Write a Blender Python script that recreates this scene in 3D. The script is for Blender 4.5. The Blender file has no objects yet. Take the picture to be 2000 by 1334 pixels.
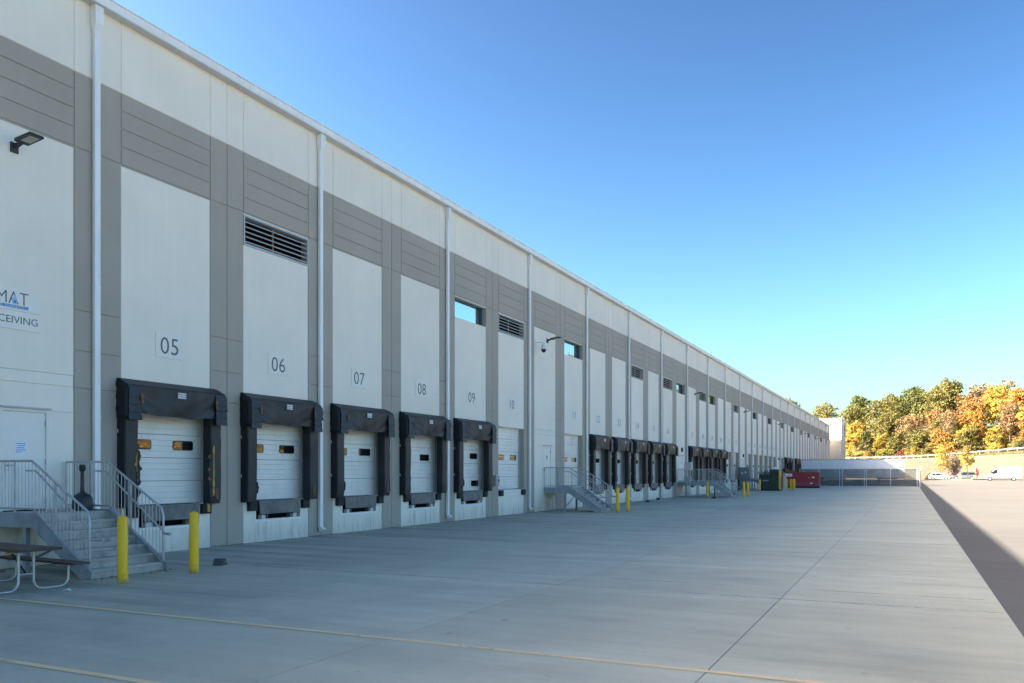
import bpy, bmesh, math, random
from math import sin, cos, pi, radians, sqrt, atan2
from mathutils import Vector, Matrix

S = bpy.context.scene
COL = S.collection
rnd = random.Random(7)

# ------------------------------------------------------------------ camera
CAMX, CAMH = 17.2, 2.06
cam = bpy.data.cameras.new('camera')
cam.sensor_fit = 'HORIZONTAL'; cam.sensor_width = 36.0
cam.lens = 1621.0 / 2000.0 * 36.0
cam.shift_y = (921.5 - 667.0) / 2000.0
cam.clip_end = 3000.0; cam.clip_start = 0.1
camo = bpy.data.objects.new('camera', cam); COL.objects.link(camo)
camo.location = (CAMX, 0, CAMH)
camo.rotation_euler = (radians(90), 0, math.atan(775.0 / 1621.0))
S.camera = camo

# ------------------------------------------------------------------ sky, sun, exposure
SUN_Q = 0.45                       # travel of the sunlight: (1, SUN_Q, -0.683)
SUN_EL = math.atan(0.683 / sqrt(1 + SUN_Q ** 2))
W = bpy.data.worlds.new('World'); S.world = W; W.use_nodes = True
nt = W.node_tree; nt.nodes.clear()
sky = nt.nodes.new('ShaderNodeTexSky'); sky.sky_type = 'NISHITA'; sky.sun_disc = False
sky.sun_elevation = SUN_EL
sky.sun_rotation = atan2(-1.0, -SUN_Q) % (2 * pi)   # sun stands at (-1, -SUN_Q)
sky.altitude = 0; sky.air_density = 1.0; sky.dust_density = 2.15; sky.ozone_density = 6.0
bg = nt.nodes.new('ShaderNodeBackground'); bg.inputs['Strength'].default_value = 0.085
wo = nt.nodes.new('ShaderNodeOutputWorld')
# one even grade over the whole sky (contrast and the camera's shade white balance)
sc_in = nt.nodes.new('ShaderNodeVectorMath'); sc_in.operation = 'SCALE'; sc_in.inputs['Scale'].default_value = 1 / 5.0
gma = nt.nodes.new('ShaderNodeGamma'); gma.inputs['Gamma'].default_value = 1.9
wbal = nt.nodes.new('ShaderNodeVectorMath'); wbal.operation = 'MULTIPLY'; wbal.inputs[1].default_value = (5.35, 4.0, 2.4)
nt.links.new(sky.outputs[0], sc_in.inputs[0]); nt.links.new(sc_in.outputs[0], gma.inputs['Color'])
nt.links.new(gma.outputs[0], wbal.inputs[0]); nt.links.new(wbal.outputs[0], bg.inputs['Color'])
nt.links.new(bg.outputs[0], wo.inputs['Surface'])

sun = bpy.data.lights.new('sun', 'SUN'); sun.energy = 2.9; sun.angle = radians(0.5)
sun.color = (1.0, 0.90, 0.78)
suno = bpy.data.objects.new('sun', sun); COL.objects.link(suno)
suno.rotation_euler = Vector((1, SUN_Q, -0.683)).to_track_quat('-Z', 'Y').to_euler()
suno.location = (-40, -20, 40)

S.view_settings.view_transform = 'Standard'; S.view_settings.look = 'None'
S.view_settings.gamma = 1.0; S.view_settings.use_curve_mapping = False
S.view_settings.exposure = 3.35
S.render.film_transparent = False

# ------------------------------------------------------------------ helpers: materials
def nodes(name):
    m = bpy.data.materials.new(name); m.use_nodes = True
    t = m.node_tree; b = t.nodes['Principled BSDF']
    return m, t, b

def N(t, kind, **kw):
    n = t.nodes.new(kind)
    for k, v in kw.items():
        setattr(n, k, v)
    return n

def mapping(t, scale):
    g = N(t, 'ShaderNodeNewGeometry')
    mp = N(t, 'ShaderNodeMapping'); mp.inputs['Scale'].default_value = scale
    t.links.new(g.outputs['Position'], mp.inputs['Vector'])
    return mp.outputs[0]

def noise(t, vec, scale, detail=4, rough=0.55):
    n = N(t, 'ShaderNodeTexNoise'); n.inputs['Scale'].default_value = scale
    n.inputs['Detail'].default_value = detail; n.inputs['Roughness'].default_value = rough
    t.links.new(vec, n.inputs['Vector']); return n.outputs['Fac']

def ramp(t, fac, a, b, va=0.0, vb=1.0):
    r = N(t, 'ShaderNodeMapRange'); r.inputs['From Min'].default_value = a; r.inputs['From Max'].default_value = b
    r.inputs['To Min'].default_value = va; r.inputs['To Max'].default_value = vb
    t.links.new(fac, r.inputs['Value']); return r.outputs[0]

def mix(t, fac, c1, c2, mode='MIX'):
    n = N(t, 'ShaderNodeMix', data_type='RGBA', blend_type=mode)
    if isinstance(fac, (int, float)): n.inputs[0].default_value = fac
    else: t.links.new(fac, n.inputs[0])
    for i, c in ((6, c1), (7, c2)):
        if isinstance(c, tuple): n.inputs[i].default_value = (*c[:3], 1)
        else: t.links.new(c, n.inputs[i])
    return n.outputs[2]

def math_(t, op, a, b):
    n = N(t, 'ShaderNodeMath', operation=op)
    for i, v in ((0, a), (1, b)):
        if isinstance(v, (int, float)): n.inputs[i].default_value = v
        else: t.links.new(v, n.inputs[i])
    return n.outputs[0]

def bump(t, b, h, strength, dist=0.01):
    n = N(t, 'ShaderNodeBump'); n.inputs['Strength'].default_value = strength; n.inputs['Distance'].default_value = dist
    t.links.new(h, n.inputs['Height']); t.links.new(n.outputs[0], b.inputs['Normal'])

def simple(name, col, rough=0.6, metal=0.0, var=0.12, vscale=3.0, bs=0.0, bscale=60.0, spec=0.5, stretch=(1, 1, 1), dirt=None):
    m, t, b = nodes(name)
    v = mapping(t, stretch)
    n = noise(t, v, vscale, 5)
    k = ramp(t, n, 0.3, 0.7, 1 - var, 1 + var)
    c = N(t, 'ShaderNodeVectorMath', operation='SCALE'); c.inputs[0].default_value = col[:3]
    t.links.new(k, c.inputs['Scale'])
    out = c.outputs[0]
    if dirt:
        dcol, amt, dsc, dst = dirt
        dn = noise(t, mapping(t, dst), dsc, 6, 0.65)
        out = mix(t, ramp(t, dn, 0.5, 0.75, 0, amt), out, dcol)
    t.links.new(out, b.inputs['Base Color'])
    b.inputs['Roughness'].default_value = rough; b.inputs['Metallic'].default_value = metal
    b.inputs['Specular IOR Level'].default_value = spec
    if bs: bump(t, b, noise(t, v, bscale, 4), bs, 0.004)
    return m

def paint_concrete(name, col, base_dirt):
    """painted tilt-up concrete: faint mottling, faint vertical run marks, splash dirt with ragged edge low down"""
    m, t, b = nodes(name)
    v1 = mapping(t, (1, 1, 1))
    k = ramp(t, noise(t, v1, 0.6, 5), 0.3, 0.7, 0.955, 1.03)
    k2 = ramp(t, noise(t, mapping(t, (3.0, 3.0, 0.18)), 2.2, 5), 0.35, 0.7, 1.008, 0.982)
    oi = N(t, 'ShaderNodeObjectInfo')
    k3 = ramp(t, oi.outputs['Random'], 0, 1, 0.975, 1.02)
    kk = math_(t, 'MULTIPLY', math_(t, 'MULTIPLY', k, k2), k3)
    c = N(t, 'ShaderNodeVectorMath', operation='SCALE'); c.inputs[0].default_value = col
    t.links.new(kk, c.inputs['Scale'])
    out = c.outputs[0]
    if base_dirt:
        g = N(t, 'ShaderNodeNewGeometry'); sp = N(t, 'ShaderNodeSeparateXYZ'); t.links.new(g.outputs['Position'], sp.inputs[0])
        zz = math_(t, 'ADD', sp.outputs['Z'], ramp(t, noise(t, mapping(t, (2, 2, 0.5)), 1.5, 5), 0.3, 0.7, -0.25, 0.25))
        low = ramp(t, zz, 0.05, 0.62, 1, 0)
        streak = ramp(t, noise(t, mapping(t, (3.5, 3.5, 0.35)), 1.6, 7, 0.7), 0.5, 0.78, 0, 0.75)
        f = math_(t, 'MULTIPLY', ramp(t, zz, 0.25, 0.85, 1, 0), math_(t, 'MULTIPLY', streak, base_dirt))
        out = mix(t, math_(t, 'MULTIPLY', low, 0.28 * base_dirt), out, (0.30, 0.27, 0.24))
        out = mix(t, f, out, (0.17, 0.155, 0.14))
    t.links.new(out, b.inputs['Base Color'])
    b.inputs['Roughness'].default_value = 0.72; b.inputs['Specular IOR Level'].default_value = 0.3
    bump(t, b, noise(t, v1, 45, 5, 0.6), 0.12, 0.004)
    return m

def glass_mat(name, base, refl):
    m, t, b = nodes(name)
    t.nodes.remove(b)
    out = [n for n in t.nodes if n.type == 'OUTPUT_MATERIAL'][0]
    d = N(t, 'ShaderNodeBsdfDiffuse'); d.inputs['Color'].default_value = (*base, 1)
    gl = N(t, 'ShaderNodeBsdfGlossy'); gl.inputs['Roughness'].default_value = 0.02; gl.inputs['Color'].default_value = (0.85, 0.95, 1.0, 1)
    mx = N(t, 'ShaderNodeMixShader')
    fr = N(t, 'ShaderNodeFresnel'); fr.inputs['IOR'].default_value = refl
    nb = N(t, 'ShaderNodeBump'); nb.inputs['Strength'].default_value = 0.02; nb.inputs['Distance'].default_value = 0.02
    t.links.new(noise(t, mapping(t, (1, 1, 1)), 1.2, 1), nb.inputs['Height'])
    t.links.new(nb.outputs[0], gl.inputs['Normal'])
    t.links.new(fr.outputs[0], mx.inputs[0]); t.links.new(d.outputs[0], mx.inputs[1]); t.links.new(gl.outputs[0], mx.inputs[2])
    t.links.new(mx.outputs[0], out.inputs['Surface'])
    return m

M = {}
M['white'] = paint_concrete('white_painted_concrete', (0.89, 0.81, 0.69), 1.0)
M['grey'] = paint_concrete('grey_painted_concrete', (0.425, 0.37, 0.305), 0.35)
M['metal_white'] = simple('white_coated_metal', (0.86, 0.85, 0.82), 0.4, 0, 0.04, 1.0, dirt=((0.5, 0.46, 0.4), 0.25, 2.0, (3, 3, 0.4)))
M['soffit'] = simple('soffit_metal', (0.66, 0.65, 0.63), 0.5, 0, 0.06, 1.0)
M['door'] = simple('white_sectional_door', (0.85, 0.81, 0.745), 0.42, 0, 0.04, 1.2, dirt=((0.45, 0.42, 0.38), 0.35, 1.6, (1, 1, 0.35)))
M['man_door'] = simple('white_steel_door', (0.82, 0.77, 0.70), 0.45, 0, 0.04, 1.5)
M['glass'] = glass_mat('tinted_window_glass', (0.02, 0.03, 0.035), 9.0)
M['pane'] = glass_mat('door_vision_glass', (0.012, 0.012, 0.012), 2.3)
M['teal'] = simple('dark_teal_frame', (0.03, 0.085, 0.11), 0.4)
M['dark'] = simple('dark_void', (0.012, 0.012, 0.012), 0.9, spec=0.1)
M['alu'] = simple('mill_aluminium', (0.46, 0.45, 0.43), 0.5, 0.2, 0.06)
M['vinyl'] = simple('black_vinyl', (0.018, 0.019, 0.021), 0.5, 0, 0.3, 2.0, 0.35, 14.0, 0.45, dirt=((0.05, 0.05, 0.05), 0.55, 2.2, (1, 1, 0.5)))
M['vinyl_side'] = simple('black_vinyl_clean', (0.012, 0.014, 0.018), 0.5, 0, 0.3, 2.0, 0.3, 14.0, 0.4)
M['scuff'] = simple('worn_fabric_scuff', (0.16, 0.09, 0.055), 0.9, 0, 0.4, 9.0)
M['foam'] = simple('torn_yellow_foam', (0.46, 0.27, 0.07), 0.95, 0, 0.45, 9.0, 0.6, 30)
M['tag'] = simple('white_print', (0.75, 0.75, 0.75), 0.6)
M['rubber'] = simple('black_rubber', (0.014, 0.014, 0.015), 0.7, 0, 0.3, 6, 0.3, 40)
M['old_rubber'] = simple('weathered_rubber', (0.075, 0.075, 0.075), 0.85, 0, 0.3, 6, 0.3, 40)
M['leveler'] = simple('worn_steel_plate', (0.17, 0.17, 0.165), 0.6, 0.25, 0.25, 4.0, 0.2, 90, dirt=((0.09, 0.07, 0.055), 0.6, 3.0, (1, 1, 1)))
M['galv'] = simple('galvanised_steel', (0.46, 0.47, 0.48), 0.45, 0.45, 0.16, 5.0, dirt=((0.27, 0.27, 0.27), 0.5, 3.0, (1, 1, 0.5)))
M['steel_blue'] = simple('grey_blue_paint', (0.33, 0.355, 0.38), 0.5, 0.1, 0.15, 3.0, dirt=((0.14, 0.15, 0.16), 0.6, 2.5, (2, 2, 0.6)))
M['tread'] = simple('concrete_tread', (0.44, 0.415, 0.36), 0.85, 0, 0.18, 4.0, 0.3, 60, dirt=((0.13, 0.13, 0.12), 0.6, 3.5, (1, 1, 1)))
M['yellow'] = simple('yellow_plastic_sleeve', (0.95, 0.54, 0.008), 0.42, 0, 0.06, 2.0, dirt=((0.45, 0.33, 0.03), 0.3, 3.0, (2, 2, 0.7)))
def bollard_grime(m):
    t = m.node_tree; b = t.nodes['Principled BSDF']; src = b.inputs['Base Color'].links[0].from_socket
    g = N(t, 'ShaderNodeNewGeometry'); sp = N(t, 'ShaderNodeSeparateXYZ'); t.links.new(g.outputs['Position'], sp.inputs[0])
    z = math_(t, 'ADD', sp.outputs['Z'], ramp(t, noise(t, mapping(t, (1, 1, .6)), 11, 5, .7), .3, .7, -.12, .12))
    out = mix(t, ramp(t, z, 0.0, 0.16, 0.65, 0.0), src, (0.16, 0.12, 0.06))
    sc = ramp(t, noise(t, mapping(t, (5, 5, 1.2)), 3.5, 6, .75), .64, .70, 0, .55)
    out = mix(t, sc, out, (0.30, 0.19, 0.04))
    t.links.new(out, b.inputs['Base Color'])
bollard_grime(M['yellow'])
M['wood'] = simple('weathered_brown_board', (0.085, 0.055, 0.042), 0.7, 0, 0.35, 3.0, 0.35, 40, stretch=(0.3, 6, 6))
M['wood_pale'] = simple('raw_board_end', (0.42, 0.30, 0.13), 0.8, 0, 0.2, 6.0)  # paler tan wood for the cleats under table top and benches
M['tube'] = simple('galvanised_tube', (0.52, 0.52, 0.51), 0.38, 0.55, 0.12, 5.0)
M['black_pl'] = simple('black_plastic', (0.022, 0.024, 0.026), 0.42, 0, 0.15, 3.0)
M['paper'] = simple('paper', (0.82, 0.82, 0.84), 0.8, 0, 0.02)
M['ink'] = simple('grey_lettering', (0.14, 0.13, 0.13), 0.6, 0, 0.05)
M['plaque'] = simple('sign_plaque', (0.84, 0.79, 0.70), 0.5, 0, 0.03)
M['blue'] = simple('blue_print', (0.10, 0.26, 0.55), 0.5, 0, 0.2, 8)
M['blue_pale'] = simple('pale_blue_print', (0.35, 0.55, 0.78), 0.5, 0, 0.25, 8)
M['lens'] = simple('lamp_lens', (0.40, 0.39, 0.31), 0.3)
M['lampblack'] = simple('bronze_lamp_housing', (0.028, 0.028, 0.03), 0.5)
M['green'] = simple('dark_green_paint', (0.008, 0.036, 0.027), 0.45, 0, 0.2, 2.0, dirt=((0.05, 0.06, 0.05), 0.5, 2.5, (1, 1, 1)))
M['red'] = simple('dark_red_paint', (0.28, 0.018, 0.03), 0.45, 0, 0.15, 1.5, dirt=((0.13, 0.03, 0.03), 0.5, 2.0, (1, 1, 1)))
M['cardboard'] = simple('cardboard', (0.46, 0.32, 0.20), 0.9, 0, 0.15, 3)
M['trash'] = simple('mixed_refuse', (0.36, 0.26, 0.25), 0.9, 0, 0.7, 5)
M['cabinet'] = simple('grey_cabinet', (0.15, 0.18, 0.20), 0.5, 0, 0.1, 1.5)
M['beige'] = simple('beige_enclosure', (0.62, 0.60, 0.54), 0.5, 0, 0.06)
M['trailer'] = simple('trailer_skin', (0.76, 0.78, 0.80), 0.4, 0, 0.04, 0.7, dirt=((0.45, 0.45, 0.44), 0.4, 1.0, (1, 1, 0.3)))
M['chrome'] = simple('wheel_rim', (0.5, 0.5, 0.5), 0.35, 0.7)
M['tyre'] = simple('tyre', (0.02, 0.02, 0.02), 0.85)
M['car_white'] = simple('pearl_white_paint', (0.55, 0.55, 0.55), 0.28, 0, 0.02)
M['car_grey'] = simple('grey_green_paint', (0.16, 0.18, 0.18), 0.28, 0.3, 0.03)
M['car_red'] = simple('maroon_paint', (0.13, 0.012, 0.016), 0.25, 0.1, 0.03)
M['car_glass'] = simple('car_glass', (0.012, 0.016, 0.02), 0.08, 0, 0.02, spec=0.8)
M['lamp_clear'] = simple('headlamp', (0.7, 0.72, 0.74), 0.2)
M['lamp_red'] = simple('tail_lamp', (0.35, 0.012, 0.012), 0.25)
M['flag'] = simple('red_fabric', (0.62, 0.02, 0.05), 0.8)
M['post_wood'] = simple('timber_post', (0.42, 0.31, 0.2), 0.85, 0, 0.2, 6)
M['bark'] = simple('bark', (0.075, 0.06, 0.05), 0.9, 0, 0.35, 5.0, 0.5, 12)
M['rail_white'] = simple('weathered_rail', (0.22, 0.22, 0.23), 0.55, 0.2, 0.1)
M['black_metal'] = simple('black_metal', (0.02, 0.02, 0.02), 0.5)

def screen_mat(name, col, opacity):
    m, t, b = nodes(name)
    out = [n for n in t.nodes if n.type == 'OUTPUT_MATERIAL'][0]
    b.inputs['Base Color'].default_value = (*col, 1); b.inputs['Roughness'].default_value = 0.8
    tr = N(t, 'ShaderNodeBsdfTransparent'); mx = N(t, 'ShaderNodeMixShader')
    f = ramp(t, noise(t, mapping(t, (1, 1, 1)), 0.8, 4), 0.3, 0.7, opacity - 0.06, opacity + 0.06)
    t.links.new(f, mx.inputs[0])
    t.links.new(tr.outputs[0], mx.inputs[1]); t.links.new(b.outputs[0], mx.inputs[2])
    t.links.new(mx.outputs[0], out.inputs['Surface'])
    return m
M['screen'] = screen_mat('privacy_screen', (0.10, 0.115, 0.12), 0.52)
M['link'] = screen_mat('chain_link', (0.25, 0.25, 0.25), 0.25)
M['link_black'] = screen_mat('black_chain_link', (0.02, 0.02, 0.02), 0.10)

def paint_line(name, col, lo, hi):
    m, t, b = nodes(name)
    out = [n for n in t.nodes if n.type == 'OUTPUT_MATERIAL'][0]
    b.inputs['Base Color'].default_value = (*col, 1); b.inputs['Roughness'].default_value = 0.8
    tr = N(t, 'ShaderNodeBsdfTransparent'); mx = N(t, 'ShaderNodeMixShader')
    n1 = noise(t, mapping(t, (1, 1, 1)), 14, 6, 0.7); n2 = noise(t, mapping(t, (1, 1, 1)), 0.9, 3)
    f = ramp(t, math_(t, 'ADD', math_(t, 'MULTIPLY', n1, 0.6), math_(t, 'MULTIPLY', n2, 0.7)), lo, hi)
    t.links.new(f, mx.inputs[0]); t.links.new(tr.outputs[0], mx.inputs[1]); t.links.new(b.outputs[0], mx.inputs[2])
    t.links.new(mx.outputs[0], out.inputs['Surface'])
    return m
M['line_y'] = paint_line('worn_yellow_line', (0.78, 0.58, 0.32), 0.38, 0.60)
M['line_f'] = paint_line('faded_line', (0.70, 0.62, 0.50), 0.58, 0.90)

def concrete_mat():
    m, t, b = nodes('court_concrete')
    pos = mapping(t, (1, 1, 1))
    big = ramp(t, noise(t, pos, 0.16, 5, 0.6), 0.3, 0.7, 0.90, 1.08)
    med = ramp(t, noise(t, pos, 1.1, 6, 0.65), 0.3, 0.7, 0.92, 1.07)
    fine = ramp(t, noise(t, pos, 26, 4, 0.7), 0.3, 0.7, 0.95, 1.05)
    sweep = ramp(t, noise(t, mapping(t, (0.10, 1.0, 1)), 0.9, 6, 0.6), 0.35, 0.68, 1.05, 0.86)
    oi = N(t, 'ShaderNodeObjectInfo'); tone = ramp(t, oi.outputs['Random'], 0, 1, 0.94, 1.05)
    k = math_(t, 'MULTIPLY', math_(t, 'MULTIPLY', big, med), math_(t, 'MULTIPLY', math_(t, 'MULTIPLY', fine, sweep), tone))
    c = N(t, 'ShaderNodeVectorMath', operation='SCALE'); c.inputs[0].default_value = (0.495, 0.488, 0.375)
    t.links.new(k, c.inputs['Scale'])
    g = N(t, 'ShaderNodeNewGeometry'); sp = N(t, 'ShaderNodeSeparateXYZ'); t.links.new(g.outputs['Position'], sp.inputs[0])
    # tyre rubber and oil where trailers back in: streaks that run out from the docks
    st = ramp(t, noise(t, mapping(t, (0.07, 1.5, 1)), 1.0, 6, 0.62), 0.44, 0.68, 0, 1)
    near = ramp(t, math_(t, 'ADD', sp.outputs['X'], ramp(t, noise(t, pos, 0.35, 4), 0.3, 0.7, -2.2, 2.2)), 1.0, 8.5, 0.62, 0.0)
    f1 = math_(t, 'MULTIPLY', st, near)
    out = mix(t, f1, c.outputs[0], (0.085, 0.085, 0.083))
    oil = ramp(t, noise(t, mapping(t, (0.35, 0.8, 1)), 0.55, 5, 0.6), 0.56, 0.74, 0, 0.42)
    out = mix(t, oil, out, (0.16, 0.165, 0.16))
    pale = ramp(t, noise(t, mapping(t, (0.25, 1.2, 1)), 0.8, 5, 0.6), 0.6, 0.8, 0, 0.35)
    out = mix(t, pale, out, (0.47, 0.47, 0.44))
    spk = ramp(t, noise(t, pos, 5.5, 2, 0.5), 0.73, 0.78, 0, 0.6)
    out = mix(t, spk, out, (0.10, 0.10, 0.10))
    vo = N(t, 'ShaderNodeTexVoronoi'); vo.inputs['Scale'].default_value = 1.15; vo.inputs['Randomness'].default_value = 1.0
    t.links.new(pos, vo.inputs['Vector'])
    sep = N(t, 'ShaderNodeSeparateColor'); t.links.new(vo.outputs['Color'], sep.inputs[0])
    drip = math_(t, 'MULTIPLY', ramp(t, math_(t, 'ADD', vo.outputs['Distance'], ramp(t, noise(t, pos, 9, 3), 0.3, 0.7, -.03, .03)), 0.035, 0.06, 1, 0), ramp(t, sep.outputs[0], 0.55, 0.6, 0, 0.55))
    out = mix(t, drip, out, (0.13, 0.125, 0.115))
    tl = ramp(t, noise(t, mapping(t, (0.035, 5.5, 1)), 1.0, 5, 0.6), 0.60, 0.70, 0, 0.38)
    out = mix(t, math_(t, 'MULTIPLY', tl, ramp(t, noise(t, mapping(t, (0.2, 0.5, 1)), 0.6, 3), 0.45, 0.65, 0, 1)), out, (0.16, 0.155, 0.14))
    t.links.new(out, b.inputs['Base Color'])
    t.links.new(ramp(t, noise(t, pos, 0.7, 4), 0.3, 0.7, 0.62, 0.85), b.inputs['Roughness'])
    b.inputs['Specular IOR Level'].default_value = 0.35
    bump(t, b, noise(t, pos, 70, 4, 0.6), 0.25, 0.004)
    return m
M['court'] = concrete_mat()
M['joint'] = simple('joint_sealant', (0.22, 0.21, 0.175), 0.9)

def asphalt_mat():
    m, t, b = nodes('aged_asphalt')
    pos = mapping(t, (1, 1, 1))
    k = math_(t, 'MULTIPLY', ramp(t, noise(t, pos, 0.12, 5), 0.3, 0.7, 0.9, 1.1), ramp(t, noise(t, pos, 22, 4, 0.7), 0.3, 0.7, 0.88, 1.12))
    k = math_(t, 'MULTIPLY', k, ramp(t, noise(t, mapping(t, (0.2, 1.2, 1)), 0.5, 5), 0.3, 0.7, 1.06, 0.92))
    c = N(t, 'ShaderNodeVectorMath', operation='SCALE'); c.inputs[0].default_value = (0.125, 0.118, 0.105)
    t.links.new(k, c.inputs['Scale'])
    t.links.new(c.outputs[0], b.inputs['Base Color'])
    b.inputs['Roughness'].default_value = 0.9; b.inputs['Specular IOR Level'].default_value = 0.3
    bump(t, b, noise(t, pos, 90, 3, 0.7), 0.4, 0.006)
    return m
M['asphalt'] = asphalt_mat()

def grass_mat():
    m, t, b = nodes('dry_grass')
    pos = mapping(t, (1, 1, 1))
    f = ramp(t, noise(t, pos, 0.35, 6, 0.65), 0.35, 0.65, 0, 1)
    out = mix(t, f, (0.12, 0.095, 0.03), (0.07, 0.075, 0.02))
    out = mix(t, ramp(t, noise(t, pos, 2.5, 5, 0.7), 0.45, 0.75, 0, 0.6), out, (0.15, 0.115, 0.05))
    t.links.new(out, b.inputs['Base Color']); b.inputs['Roughness'].default_value = 0.95
    b.inputs['Specular IOR Level'].default_value = 0.1
    bump(t, b, noise(t, pos, 9, 5, 0.7), 0.8, 0.15)
    return m
M['grass'] = grass_mat()
M['block'] = simple('split_face_block', (0.096, 0.079, 0.054), 0.9, 0, 0.2, 2.0, 0.5, 25, dirt=((0.085, 0.068, 0.045), 0.5, 0.35, (1, 1, 0.4)))
M['kerb'] = simple('kerb_concrete', (0.17, 0.16, 0.145), 0.85, 0, 0.12, 2)

def leaf_mat():
    m, t, b = nodes('leaves')
    out = [n for n in t.nodes if n.type == 'OUTPUT_MATERIAL'][0]
    oi = N(t, 'ShaderNodeObjectInfo'); g = N(t, 'ShaderNodeNewGeometry')
    hs = N(t, 'ShaderNodeHueSaturation')
    n1 = noise(t, mapping(t, (1, 1, 1)), 0.45, 3)
    t.links.new(ramp(t, n1, 0.3, 0.7, 0.465, 0.53), hs.inputs['Hue'])
    t.links.new(ramp(t, g.outputs['Random Per Island'], 0, 1, 0.7, 1.35), hs.inputs['Value'])
    hs.inputs['Saturation'].default_value = 0.92
    t.links.new(oi.outputs['Color'], hs.inputs['Color'])
    t.links.new(hs.outputs[0], b.inputs['Base Color'])
    b.inputs['Roughness'].default_value = 0.6; b.inputs['Specular IOR Level'].default_value = 0.2
    tl = N(t, 'ShaderNodeBsdfTranslucent'); t.links.new(hs.outputs[0], tl.inputs['Color'])
    mx = N(t, 'ShaderNodeMixShader'); mx.inputs[0].default_value = 0.35
    t.links.new(b.outputs[0], mx.inputs[1]); t.links.new(tl.outputs[0], mx.inputs[2])
    t.links.new(mx.outputs[0], out.inputs['Surface'])
    return m
M['leaf'] = leaf_mat()

# ------------------------------------------------------------------ helpers: geometry
class MB:
    def __init__(s): s.v = []; s.f = []
    def add(s, vs, fs):
        o = len(s.v); s.v += [tuple(p) for p in vs]; s.f += [tuple(i + o for i in f) for f in fs]; return s
    def box(s, x0, x1, y0, y1, z0, z1):
        return s.add([(x0, y0, z0), (x1, y0, z0), (x1, y1, z0), (x0, y1, z0), (x0, y0, z1), (x1, y0, z1), (x1, y1, z1), (x0, y1, z1)],
                     [(0, 3, 2, 1), (4, 5, 6, 7), (0, 1, 5, 4), (1, 2, 6, 5), (2, 3, 7, 6), (3, 0, 4, 7)])
    def hull(s, top, bot):   # two equal rings, closed
        n = len(top)
        return s.add(list(bot) + list(top), [tuple(range(n - 1, -1, -1)), tuple(range(n, 2 * n))] + [(i, (i + 1) % n, n + (i + 1) % n, n + i) for i in range(n)])
    def cbox(s, x0, x1, y0, y1, z0, z1, c):   # front (x1) edges chamfered
        b = [(x0, y0, z0), (x0, y1, z0), (x0, y1, z1), (x0, y0, z1)]
        m_ = [(x1 - c, y0, z0), (x1 - c, y1, z0), (x1 - c, y1, z1), (x1 - c, y0, z1)]
        f_ = [(x1, y0 + c, z0 + c), (x1, y1 - c, z0 + c), (x1, y1 - c, z1 - c), (x1, y0 + c, z1 - c)]
        fs = [(3, 2, 1, 0), (8, 9, 10, 11)]
        for o in (0, 4):
            for i in range(4): j = (i + 1) % 4; fs.append((o + i, o + j, o + 4 + j, o + 4 + i))
        return s.add(b + m_ + f_, fs)
    def prism(s, pts, axis, a, b):   # polygon (2d) extruded along axis
        def mk(p, t):
            return (t, p[0], p[1]) if axis == 'x' else (p[0], t, p[1]) if axis == 'y' else (p[0], p[1], t)
        n = len(pts)
        return s.add([mk(p, a) for p in pts] + [mk(p, b) for p in pts],
                     [tuple(range(n - 1, -1, -1)), tuple(range(n, 2 * n))] + [(i, (i + 1) % n, n + (i + 1) % n, n + i) for i in range(n)])
    def tube(s, path, r, n=8, caps=True):
        path = [Vector(p) for p in path]; rings = []
        rs = r if isinstance(r, (list, tuple)) else [r] * len(path)
        up = None
        for i, p in enumerate(path):
            a = path[max(i - 1, 0)]; b = path[min(i + 1, len(path) - 1)]
            d = (b - a).normalized()
            if up is None or abs(d.dot(up)) > 0.98:
                up = Vector((0, 0, 1)) if abs(d.z) < 0.9 else Vector((1, 0, 0))
            u = d.cross(up).normalized(); w = u.cross(d).normalized(); up = w
            sc = 1.0
            if 0 < i < len(path) - 1:
                ca = (path[i] - path[i - 1]).normalized().dot((path[i + 1] - path[i]).normalized())
                sc = 1 / max(0.6, sqrt(max(0.0, (1 + ca) / 2)))
            rings.append([p + (u * cos(2 * pi * k / n) + w * sin(2 * pi * k / n)) * rs[i] * sc for k in range(n)])
        vs = [q for g in rings for q in g]; fs = []
        for i in range(len(rings) - 1):
            for k in range(n):
                fs.append((i * n + k, i * n + (k + 1) % n, (i + 1) * n + (k + 1) % n, (i + 1) * n + k))
        if caps: fs += [tuple(range(n - 1, -1, -1)), tuple(range((len(rings) - 1) * n, len(rings) * n))]
        return s.add(vs, fs)
    def lathe(s, prof, cx, cy, n=16):
        vs = []; fs = []
        for r, z in prof:
            vs += [(cx + r * cos(2 * pi * k / n), cy + r * sin(2 * pi * k / n), z) for k in range(n)]
        for i in range(len(prof) - 1):
            for k in range(n): fs.append((i * n + k, i * n + (k + 1) % n, (i + 1) * n + (k + 1) % n, (i + 1) * n + k))
        fs += [tuple(range(n - 1, -1, -1)), tuple(range((len(prof) - 1) * n, len(prof) * n))]
        return s.add(vs, fs)
    def mesh(s, name, mat, smooth=False):
        me = bpy.data.meshes.new(name); me.from_pydata(s.v, [], s.f)
        bm = bmesh.new(); bm.from_mesh(me); bmesh.ops.recalc_face_normals(bm, faces=bm.faces); bm.to_mesh(me); bm.free()
        me.materials.append(mat)
        if smooth:
            me.polygons.foreach_set('use_smooth', [True] * len(me.polygons))
            if hasattr(me, 'set_sharp_from_angle'): me.set_sharp_from_angle(angle=radians(40))
        me.update(); return me
    def build(s, name, mat, parent=None, loc=(0, 0, 0), smooth=False):
        return link(name, s.mesh(name, mat, smooth), parent, loc)

def link(name, me, parent=None, loc=(0, 0, 0), rot=None):
    o = bpy.data.objects.new(name, me); COL.objects.link(o); o.location = loc
    if rot: o.rotation_euler = rot
    if parent: o.parent = parent
    return o

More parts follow.
